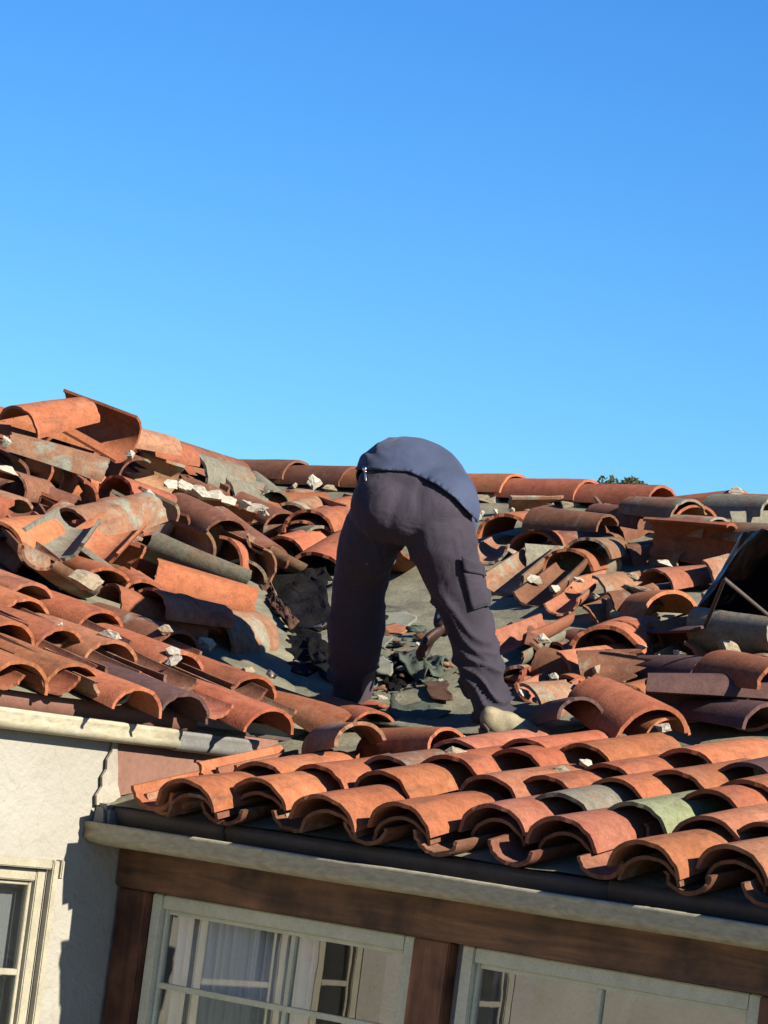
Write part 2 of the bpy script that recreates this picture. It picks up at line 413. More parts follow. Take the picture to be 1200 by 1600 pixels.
# ---- windows
def window(axis, a0, a1, z0, z1, d, out, bars_a, bars_z, mat, fw=0.052, name='window'):
    """frame as the window itself, muntins and panes its children; d = plane of the sash, out = outward sign"""
    P = (lambda a, q, z: (d + out * q, a, z)) if axis == 'x' else (lambda a, q, z: (a, d + out * q, z))
    def bx(bm, A0, A1, q0, q1, Z0, Z1, bev=0.004):
        c0 = P(A0, q0, Z0); c1 = P(A1, q1, Z1)
        add_box(bm, [min(c0[i], c1[i]) for i in range(3)], [max(c0[i], c1[i]) for i in range(3)], bev)
    bm = bmesh.new()
    bx(bm, a0, a0 + fw, 0, 0.05, z0, z1); bx(bm, a1 - fw, a1, 0, 0.05, z0, z1)
    bx(bm, a0 + fw + .0005, a1 - fw - .0005, 0, 0.047, z1 - fw, z1); bx(bm, a0 + fw + .0005, a1 - fw - .0005, 0, 0.047, z0, z0 + fw)
    wn = hpart(name, bm_mesh(name, bm), mat)
    # inner sash bead
    bm = bmesh.new(); s = 0.016; i0, i1, k0, k1 = a0 + fw + .001, a1 - fw - .001, z0 + fw + .001, z1 - fw - .001
    bx(bm, i0, i0 + s, 0.005, 0.03, k0, k1, .002); bx(bm, i1 - s, i1, 0.005, 0.03, k0, k1, .002)
    bx(bm, i0 + s, i1 - s, 0.005, 0.028, k1 - s, k1, .002); bx(bm, i0 + s, i1 - s, 0.005, 0.028, k0, k0 + s, .002)
    hpart('sash', bm_mesh('sash', bm), mat, parent=wn)
    xs = [i0 + s] + [b for b in bars_a] + [i1 - s]; zs = [k0 + s] + list(bars_z) + [k1 - s]
    mw = 0.011
    for b in bars_a:
        bm = bmesh.new(); bx(bm, b - mw, b + mw, 0.006, 0.03, k0 + s, k1 - s, .002); hpart('muntin', bm_mesh('muntin', bm), mat, parent=wn)
    for b in bars_z:
        bm = bmesh.new(); bx(bm, i0 + s, i1 - s, 0.008, 0.033, b - mw, b + mw, .002); hpart('muntin', bm_mesh('muntin', bm), mat, parent=wn)
    for i in range(len(xs) - 1):
        for j in range(len(zs) - 1):
            A0, A1, Z0, Z1 = xs[i], xs[i + 1], zs[j], zs[j + 1]
            if i > 0: A0 += mw
            if i < len(xs) - 2: A1 -= mw
            if j > 0: Z0 += mw
            if j < len(zs) - 2: Z1 -= mw
            me = mesh('pane', [P(A0, 0.018, Z0), P(A1, 0.018, Z0), P(A1, 0.018, Z1), P(A0, 0.018, Z1)], [(0, 1, 2, 3)])
            hpart('pane', me, M['glass'], parent=wn)
    return wn
window('y', 0.165, 1.423, -1.745, -0.23, 0.045, -1, [0.85], [-0.56, -0.9, -1.25], M['frame'])
window('y', 1.630, 2.868, -1.745, -0.23, 0.045, -1, [2.21], [-0.9, -1.3], M['frame'])
window('y', 3.202, 4.398, -1.745, -0.23, 0.045, -1, [3.8], [-0.9, -1.3], M['frame'])
for i, (a0, a1, z0, z1) in enumerate(LW):
    bars = [-0.565, -0.95] if i == 0 else ([-0.545, -0.85] if i == 1 else ([-0.6, -0.9] if i == 2 else [-0.7, -1.1]))
    window('x', a0 + .002, a1 - .002, z0 + .002, z1 - .002, -0.05, 1, [], bars, M['lframe'], 0.045)
# outer cream casing that frames the near left window
a0, a1, z0, z1 = LW[0]
bm = bmesh.new()
add_box(bm, (0.001, a1 + .002, z0 - .02), (0.030, a1 + .034, z1 + .034), .004)
add_box(bm, (0.001, a0 - .034, z0 - .02), (0.030, a0 - .002, z1 + .034), .004)
add_box(bm, (0.001, a0 - .001, z1 + .002), (0.027, a1 + .001, z1 + .034), .004)
add_box(bm, (0.001, a1 + .0345, z1 - .03), (0.040, a1 + .050, z1 + .038), .004)
hpart('casing', bm_mesh('casing', bm), M['lframe'])
# blind and curtain
b_ = box('roller_blind', (-0.10, -0.925, -1.44), (-0.096, -0.41, -0.19), M['blind']); tag(b_, 'pale roller blind drawn behind the sunlit window at the far left', 'blind')
vs, fs = [], []; n = 150
for i in range(n + 1):
    x = 0.22 + 0.68 * i / n
    y = 0.10 + 0.026 * math.sin(i * 0.62 + 1.2 * math.sin(i * 0.11)) + 0.012 * math.sin(i * 1.7)
    vs += [(x + 0.015 * math.sin(i * .2), y + .01, -1.72), (x, y, -0.25)]
for i in range(n): fs.append((2 * i, 2 * i + 2, 2 * i + 3, 2 * i + 1))
c_ = link('curtain', mesh('curtain', vs, fs), M['curtain'], smooth=True); solid(c_, 0.002)
tag(c_, 'white pleated curtain hanging inside the shaded window left of the brown post', 'curtain')

# ------------------------------------------------------------------ roof decks
def deck(name, fn, nu, nv, mat, amp=0.008):
    vs, fs = [], []
    for i in range(nu + 1):
        for j in range(nv + 1):
            p = Vector(fn(i / nu, j / nv))
            p.z += amp * (noise.noise(p * 2.3) + 0.5 * noise.noise(p * 7.0))
            vs.append(p)
    for i in range(nu):
        for j in range(nv):
            a = i * (nv + 1) + j; fs.append((a, a + nv + 1, a + nv + 2, a + 1))
    o = hpart(name, mesh(name, vs, fs), mat, smooth=True)
    return o
def fR(u, v):
    y = (-OH + 0.07) + u * (YR + OH - 0.07)
    x0 = min(xvalley(y) - 0.02, 0.004); x = x0 + v * (6.3 - x0); return (x, y, zR(y))
def fL(u, v):
    x = (OHL - 0.05) + u * (XL - OHL + 0.05)
    yv = (zLf(x) - DK) / T - OH + 0.02; y = -8.1 + v * (yv + 8.1); return (x, y, zLf(x))
roofR = deck('roof', fR, 60, 110, M['felt'])
roofL = deck('roof', fL, 50, 90, M['felt'])
deck('roof', lambda u, v: (XL + v * (6.3 - XL), YR + u * 5.5, ZRID - u * 5.5 * T), 8, 8, M['felt'])
deck('roof', lambda u, v: (XL - u * 4.6, -8.1 + v * (YR + 8.1 + u * 5.5), ZRID - u * 4.6 * TL), 8, 8, M['felt'])
# soffits
hbox('soffit', (0.004, -OH + 0.10, -0.018), (6.25, 0.028, 0.0), M['drip'])

# gutters and flashings
prof = [(-0.135, 0.012), (-0.135, -0.055), (-0.150, -0.072), (-0.205, -0.075), (-0.232, -0.066), (-0.246, -0.048), (-0.243, -0.028), (-0.250, -0.010), (-0.252, 0.0), (-0.240, 0.003)]
gt = sweep('gutter', prof, 0, 0.006, 6.25, M['cream'], None, 0.004, 60, 0.006); gt.parent = house; gt.matrix_parent_inverse = IW
vs = [(0.004, y, z) for (y, z) in prof]; 
hpart('gutter_end', mesh('gutter_end', vs + [(0.03, -0.19, -0.03)], [tuple(range(len(vs)))]), M['cream'])
# dark metal at the back of the gutter, two lapped lengths
for (x0, x1, dz) in ((0.05, 0.62, 0.004), (0.60, 2.35, 0.0), (2.33, 6.25, 0.005)):
    pr = [(-0.150, -0.03), (-0.158 - dz, 0.010), (-0.172 - dz, 0.040), (-0.165 - dz, 0.062 + dz), (-0.12, 0.066 + dz)]
    d_ = sweep('drip_edge', pr, 0, x0, x1, M['drip'], None, 0.004, 16, 0.005); d_.parent = house; d_.matrix_parent_inverse = IW
# left eave: red brown drip metal over a cream gutter, bare metal at its end
pl = [(0.012, 0.385), (0.012, 0.318), (0.022, 0.305), (0.058, 0.303), (0.078, 0.312), (0.087, 0.330), (0.082, 0.346), (0.090, 0.362), (0.091, 0.374), (0.080, 0.377)]
for (y0, y1, mt, d) in ((-8.1, 0.12, M['cream'], 0), (0.118, 0.56, M['greymetal'], -0.004)):
    q = sweep('gutter', [(u + d, z + d) for u, z in pl], 1, y0, y1, mt, None, 0.004, 40, 0.004); q.parent = house; q.matrix_parent_inverse = IW
q = sweep('drip_edge', [(0.018, 0.36), (0.036, 0.385), (0.044, 0.445), (0.02, 0.452)], 1, -8.1, 0.25, M['reddrip'], None, 0.004, 40, 0.003); q.parent = house; q.matrix_parent_inverse = IW
hbox('soffit', (0.002, -8.1, 0.386), (0.018, 0.9, 0.40), M['drip'])
# flashing between the left wall and the lower roof
def slab(name, pts, th, mat, parent=None):
    """flat polygon given by 3D points, given real thickness along its normal"""
    n_ = (Vector(pts[1]) - Vector(pts[0])).cross(Vector(pts[2]) - Vector(pts[0])).normalized()
    k = len(pts); vs = [Vector(p) for p in pts] + [Vector(p) - n_ * th for p in pts]
    fs = [tuple(range(k)), tuple(range(2 * k - 1, k - 1, -1))] + [(i, i + k, (i + 1) % k + k, (i + 1) % k) for i in range(k)]
    return mesh(name, vs, fs)
hpart('flashing', slab('flashing', [(0.014, -0.15, 0.305), (0.016, -0.105, 0.105), (0.016, 0.05, 0.14), (0.016, 0.75, 0.36), (0.014, 0.75, 0.40), (0.014, -0.14, 0.34)], 0.008, M['flash']), M['flash'])
def plaster_strip():
    pts = [(-0.162, 0.325), (-0.148, 0.325), (-0.143, 0.27), (-0.128, 0.21), (-0.118, 0.15), (-0.095, 0.105), (-0.125, 0.085), (-0.17, 0.07), (-0.215, 0.065), (-0.222, 0.10), (-0.198, 0.135), (-0.205, 0.17), (-0.186, 0.20), (-0.19, 0.235), (-0.171, 0.265)]
    return slab('flashing', [(0.012, p[0], p[1]) for p in pts], 0.010, M['whiteflash'])
hpart('flashing', plaster_strip(), M['whiteflash'])
bm = bmesh.new(); add_box(bm, (0.0, -0.225, -0.02), (0.085, -0.09, 0.075), 0.02)
for v in bm.verts: v.co += 0.014 * Vector((noise.noise(v.co * 21), noise.noise(v.co * 23 + Vector((5, 0, 0))), noise.noise(v.co * 19)))
hpart('gutter_corner', bm_mesh('gutter_corner', bm), M['greymetal'])

# ------------------------------------------------------------------ tile meshes
def tile_mesh(w0, w1, L, rise, seed, th=0.0145, broken=0, seg=16, rows=4):
    """half barrel tile: wide end at y = 0, narrow end at y = L, chord on z = 0, crest at +z, centred on its mid rise"""
    rng = random.Random(seed)
    a0 = rad(4)
    vo, vi = [], []
    ends = [rng.uniform(-0.006, 0.006) for _ in range(seg + 1)]
    for _ in range(rng.choice([0, 0, 1])):
        c_ = rng.randint(1, seg - 1)
        for j in range(max(0, c_ - 1), min(seg, c_ + 1) + 1): ends[j] += rng.uniform(.006, .022)
    jag = [rng.uniform(-1, 1) * 0.06 * broken for _ in range(seg + 1)]
    sl = rng.uniform(-0.35, 0.35) * broken
    bow = rng.uniform(-0.006, 0.006)
    for i in range(rows + 1):
        f = i / rows
        for j in range(seg + 1):
            th_ = a0 + (math.pi - 2 * a0) * j / seg
            y = f * L
            if i == 0: y += ends[j] * 0.8
            if i == rows: y += ends[j] + jag[j]
            y += sl * f * (j / seg - 0.5) * L
            w_ = (w0 + (w1 - w0) * f) / 2
            k = 1 + 0.02 * noise.noise(Vector((seed * 3.1 + j * 0.4, f * 3, 1.0)))
            c, s = math.cos(th_), math.sin(th_)
            rz = rise * (w_ * 2 / w0)
            zb = bow * math.sin(math.pi * f)
            vo.append(Vector((w_ * c * k, y, rz * s * k + zb - rise / 2)))
            vi.append(Vector(((w_ - th) * c * k, y, (rz - th) * s * k + zb - rise / 2)))
    vs = vo + vi; n = seg + 1; off = len(vo); fs = []
    for i in range(rows):
        for j in range(seg):
            a = i * n + j
            fs.append((a, a + 1, a + n + 1, a + n))
            fs.append((off + a, off + a + n, off + a + n + 1, off + a + 1))
    smooth_n = len(fs)
    def rim(ids):
        base = len(vs)
        for a in ids: vs.append(vs[a].copy()); vs.append(vs[off + a].copy())
        for q in range(len(ids) - 1): fs.append((base + 2 * q, base + 2 * q + 1, base + 2 * q + 3, base + 2 * q + 2))
    rim([j for j in range(n)]); rim([rows * n + j for j in range(n)][::-1])
    rim([i * n for i in range(rows + 1)][::-1]); rim([i * n + seg for i in range(rows + 1)])
    me = mesh('roof_tile', vs, fs)
    bm = bmesh.new(); bm.from_mesh(me); bmesh.ops.recalc_face_normals(bm, faces=bm.faces[:]); bm.to_mesh(me); bm.free()
    for q, p in enumerate(me.polygons): p.use_smooth = q < smooth_n
    return me
RISE = 0.122
TM_cache = {}
def tmesh(kind, v, matkey):
    k = (kind, v, matkey)
    if k not in TM_cache:
        W0, W1, L, R_, br = {'cover': (0.285, 0.215, 0.46, 0.110, 0), 'pan': (0.20, 0.27, 0.46, 0.076, 0), 'loose': (0.27, 0.205, 0.45, 0.118, 0),
                         'shard': (0.22, 0.17, 0.22, 0.085, 1), 'ridge': (0.30, 0.27, 0.60, 0.135, 0)}[kind]
        me = tile_mesh(W0, W1, L, R_, v * 7 + hash(kind) % 1 + len(kind), broken=br)
        me.materials.append(M[matkey])
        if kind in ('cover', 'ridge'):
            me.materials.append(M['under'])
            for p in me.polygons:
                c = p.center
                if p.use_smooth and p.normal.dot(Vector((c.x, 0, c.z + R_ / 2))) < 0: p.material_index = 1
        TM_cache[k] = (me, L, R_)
    return TM_cache[k]
def frame_mtx(A, B, nrm, roll):
    y = (B - A).normalized(); x = y.cross(nrm).normalized(); z = x.cross(y)
    m = Matrix((x, y, z)).transposed().to_4x4(); m.translation = A
    return m @ Matrix.Rotation(rad(roll), 4, 'Y')

# ------------------------------------------------------------------ tiles still laid
def laid(parent, kind, A, axis, nrm, roll, matkey, v, scale=(1, 1, 1), label=None):
    me, L, R_ = tmesh(kind, v, matkey)
    o = bpy.data.objects.new('roof_tile', me); COL.objects.link(o)
    o.parent = parent
    o.matrix_basis = frame_mtx(A, A + axis, nrm, roll) @ Matrix.Diagonal((scale[0], scale[1], scale[2], 1))
    if label: o['label'] = label
    return o
upR = Vector((0, 1, T)).normalized(); upL = Vector((-1, 0, TL)).normalized()
CHL = 0.135
CH = 0.19                                       # crest of a laid cover above the deck
def place_R(x, y, kind, roll, matkey, h, ang=0.0, label=None, sc=1.0, tip=-0.085):
    ax = Matrix.Rotation(rad(ang), 3, NR) @ upR + Vector((0, 0, tip))
    return laid(roofR, kind, Vector((x, y, zR(y) + h)), ax.normalized(), NR, roll, matkey, random.randint(0, 5), (sc, 1, sc), label)
def place_L(x, y, kind, roll, matkey, h, ang=0.0, label=None, sc=1.0, tip=-0.085):
    ax = Matrix.Rotation(rad(ang), 3, NL) @ upL + Vector((0, 0, tip))
    return laid(roofL, kind, Vector((x, y, zLf(x) + h)), ax.normalized(), NL, roll, matkey, random.randint(0, 5), (sc, 1, sc), label)
rowsR = [
 [(282, 1216, 'rd'), (395, 1214, 'or'), (497, 1241, 'rd'), (617, 1252, 'rd'), (762, 1254, 'pk'), (870, 1275, 'pk'), (1000, 1312, 'or'), (1140, 1319, 'pk')],
 [(407, 1186, 'or'), (497, 1190, 'or'), (597, 1199, 'rd'), (767, 1207, 'pk'), (877, 1234, 'gy'), (992, 1247, 'gn'), (1107, 1270, 'pk'), (1200, 1280, 'or')],
 [(610, 1176, 'tn'), (702, 1176, 'or'), (855, 1207, 'or'), (967, 1211, 'rd'), (1115, 1230, 'or')],
 [(807, 1165, 'rd'), (951, 1188, 'or'), (1060, 1200, 'or'), (1172, 1215, 'or')],
 [(715, 1150, 'pk'), (825, 1151, 'or'), (912, 1156, 'rd'), (1075, 1166, 'or'), (1165, 1187, 'dk')]]
covers = []
for k, row in enumerate(rowsR):
    for (px, py, mk) in row:
        p = onR(px, py, CH)
        if k == 0: p.y += 0.03
        lab = {('gn'): 'single pale green cover tile among the orange ones'}.get(mk)
        place_R(p.x, p.y, 'cover', random.uniform(-4, 4), mk, CH - 0.066, random.uniform(-4, 4), lab, random.uniform(1.0, 1.09))
        covers.append((p.x, p.y, k))
        if k == 0:      # booster tile under the front cover
            place_R(p.x + random.uniform(-.01, .02), p.y + 0.03, 'cover', random.uniform(-5, 5), 'br', CH - 0.115, random.uniform(-3, 3), None, 0.88)
# off frame to the right the courses go on
for k in range(5):
    for i in range(9):
        x = 3.17 + i * 0.33
        place_R(x + random.uniform(-.02, .02), -0.27 + 0.22 * k, 'cover', random.uniform(-4, 4), random.choice(['or', 'rd', 'pk', 'or', 'br']), CH - 0.066, random.uniform(-3, 3))
r0 = sorted([c for c in covers if c[2] == 0])
xs_p = [r0[0][0] - 0.17] + [(r0[i][0] + r0[i + 1][0]) / 2 for i in range(len(r0) - 1)] + [r0[-1][0] + 0.165 + 0.33 * i for i in range(10)]
place_R(xs_p[0] - 0.02, -0.275, 'pan', 180, 'or', 0.075, -4, None, 1.15)
place_R(xs_p[0] - 0.03, 0.06, 'pan', 176, 'or', 0.085, -4, None, 1.15)
for i, x in enumerate(xs_p):
    place_R(x, -0.225 + random.uniform(-.02, .02), 'pan', 180 + random.uniform(-6, 6), random.choice(['br', 'br', 'tn']), 0.044, random.uniform(-3, 3))
    for y in (0.12, 0.45):
        if x > 0.4 or y < 0.3: place_R(x + 0.01, y, 'pan', 180 + random.uniform(-5, 5), random.choice(['or', 'br', 'tn']), 0.058, random.uniform(-3, 3))

rowsL = [
 [(-60, 1012, 'or'), (40, 1027, 'or'), (123, 1030, 'or'), (223, 1068, 'or'), (297, 1077, 'dk'), (428, 1100, 'rd'), (556, 1112, 'or')],
 [(-60, 960, 'or'), (20, 965, 'or'), (100, 975, 'or'), (180, 995, 'pk'), (290, 1013, 'or'), (402, 1050, 'rd')],
 [(-50, 925, 'pk'), (47, 928, 'or'), (163, 947, 'rd'), (283, 980, 'br')],
 [(-40, 880, 'or'), (55, 905, 'pk')]]
for k, row in enumerate(rowsL):
    for (px, py, mk) in row:
        p = onL(px, py, CHL)
        lab = 'dark plum coloured cover tile among the orange ones' if mk == 'dk' else None
        place_L(p.x, p.y, 'cover', random.uniform(-4, 4), mk, CHL - 0.066, random.uniform(-3, 3), lab, random.uniform(0.97, 1.04))
for k in range(4):
    for i in range(12):
        place_L(0.17 - k * 0.4, -1.55 - i * 0.33, 'cover', random.uniform(-4, 4), random.choice(['or', 'rd', 'pk']), CHL - 0.066, random.uniform(-3, 3))
for y in (-1.2, -0.88, -0.58, -0.34, -0.10, 0.22, 0.62):
    place_L(0.13 + random.uniform(-.02, .03), y, 'pan', 180 + random.uniform(-6, 6), random.choice(['or', 'tn', 'pk']), 0.05, random.uniform(-3, 3))
    place_L(-0.05, y, 'pan', 180, 'br', 0.06); place_L(-0.42, y, 'pan', 180, 'br', 0.06)
# ridge of the right wing
ridge_px = [(470, 'br'), (560, 'br'), (690, 'rd'), (812, 'or'), (925, 'or'), (1040, 'or'), (1160, 'rd'), (1290, 'or'), (1420, 'rd')]
for i, (px, mk) in enumerate(ridge_px):
    p = onY(px, 720 + (px - 360) * 0.052, YR)
    h = ZRID + 0.055 + random.uniform(-0.008, 0.008)
    A = Vector((p.x, YR, h)); ax = Vector((-1, random.uniform(-.02, .02), -0.02 if i != 6 else -0.13))
    laid(roofR, 'ridge', A, ax, Vector((0, 0, 1)), random.uniform(-5, 5), mk, i % 4)
for i in range(14):
    laid(roofL, 'ridge', Vector((XL, YR - 0.9 - i * 0.55, ZRID + 0.05)), Vector((0, 1, -0.04)), Vector((0, 0, 1)), random.uniform(-5, 5), random.choice(['or', 'br', 'rd']), i % 4)

# ------------------------------------------------------------------ mortar lumps
LUMPS = []
for q_ in range(7):
    rg_ = random.Random(40 + q_)
    bm = bmesh.new()                                # broken chunk: hull of a few points, then a rough skin
    for _ in range(13):
        d = Vector((rg_.gauss(0, 1), rg_.gauss(0, 1), rg_.gauss(0, 1))).normalized() * rg_.uniform(.72, 1.1)
        bm.verts.new(d)
    r_ = bmesh.ops.convex_hull(bm, input=bm.verts[:])
    bmesh.ops.delete(bm, geom=[v for v in bm.verts if not v.link_faces], context='VERTS')
    bmesh.ops.triangulate(bm, faces=bm.faces[:])
    bmesh.ops.subdivide_edges(bm, edges=bm.edges[:], cuts=4, use_grid_fill=True)
    for v in bm.verts:
        q = v.co + Vector((q_ * 5.1, 0, 0)); v.co += v.co.normalized() * (0.09 * noise.noise(q * 2.2) + 0.06 * noise.noise(q * 5.5) + 0.03 * noise.noise(q * 13))
    me = bm_mesh('lump', bm); LUMPS.append(me)
LUMP_M = {}
def lump(name, p, size, mk='mortar', rot=None, parent=None):
    k = (random.randrange(len(LUMPS)), mk)
    if k not in LUMP_M:
        me = LUMPS[k[0]].copy(); me.materials.append(M[mk]); LUMP_M[k] = me
    o = bpy.data.objects.new(name, LUMP_M[k]); COL.objects.link(o)
    if parent is not None: o.parent = parent
    o.location = p; o.scale = size; o.rotation_euler = rot or (random.uniform(-.3, .3), random.uniform(-.3, .3), random.uniform(0, 6))
    return o
# bedding mortar in the mouths of laid tiles
for (sf, px, py, sx) in (('R', 860, 1212, .07), ('R', 905, 1200, .05), ('R', 1130, 1240, .07), ('R', 1175, 1210, .05), ('R', 790, 1225, .07), ('R', 800, 1236, .05), ('R', 1085, 1178, .06), ('R', 712, 1165, .06), ('R', 630, 1186, .07),
                         ('L', 183, 1003, .07), ('L', 284, 1026, .05), ('L', 270, 990, .06), ('L', 285, 1040, .06), ('L', 402, 1056, .05), ('L', 105, 985, .03), ('L', 440, 1060, .05), ('L', 575, 1125, .05)):
    p = (onR if sf == 'R' else onL)(px, py, 0.12)
    p = p + (upR if sf == 'R' else upL) * 0.05
    lump('mortar', p, (sx * .75, sx * 0.6, sx * 0.5), random.choice(['mortar', 'mortar', 'mortar_dirty']), parent=roofR if sf == 'R' else roofL)
for px in range(395, 1200, 62):                  # under the ridge
    p = onY(px, 758 + (px - 360) * 0.052, YR - 0.14); p.y = YR - 0.14; p.z = zR(YR - 0.14) + 0.015
    lump('mortar', p, (0.08, 0.035, 0.03), 'mortar_dirty', parent=roofR)
p = onY(1150, 770, YR - 0.05); lump('mortar', p, (0.07, 0.05, 0.045), 'mortar', parent=roofR)

# ------------------------------------------------------------------ loose tiles
GL = 'loose roof tiles heaped on the left slope'; GRr = 'loose roof tiles heaped on the right slope'
def loose(sf, ax, ay, bx, by, h, roll, mk, label=None, W=0.27, h2=None, kind='loose', Lfix=None):
    """a lifted tile lying from A (wide end) to B on slope sf; pixels read its place on the photo's own slopes, h its height above the deck"""
    f = onR if sf == 'R' else onL; nrm = NR if sf == 'R' else NL
    if sf == 'R' and ax > 740: h += 0.035
    hgt = (lambda p: p.z - zR(p.y)) if sf == 'R' else (lambda p: p.z - zLf(p.x))
    A = f(ax, ay, h)
    me, L, R_ = tmesh(kind, random.randint(0, 5), mk)
    ln = Lfix or L
    # the far end: on its sight line and one tile length away, lying as near the slope as it can
    d = ray(bx, by).normalized(); oc = CAM - A; b = oc.dot(d); disc = b * b - (oc.length_squared - ln * ln)
    if disc <= 0: B = CAM - b * d
    else:
        c_ = [CAM + (-b + q * math.sqrt(disc)) * d for q in (1, -1)]
        B = min(c_, key=lambda p: abs(hgt(p) - h) + 12 * max(0, 0.03 - hgt(p)))
    dirn = (B - A).normalized(); ly = max(0.2, min(0.56, (B - A).length)); mid = (A + B) / 2
    A = mid - dirn * ly / 2; B = mid + dirn * ly / 2
    o = bpy.data.objects.new('terracotta_tile', me); COL.objects.link(o)
    s = W / 0.27
    o.matrix_world = frame_mtx(A, B, nrm, roll) @ Matrix.Diagonal((s, ly / L, s, 1))
    g_ = GL if sf == 'L' else GRr
    tag(o, label, 'tile', g_)
    return o
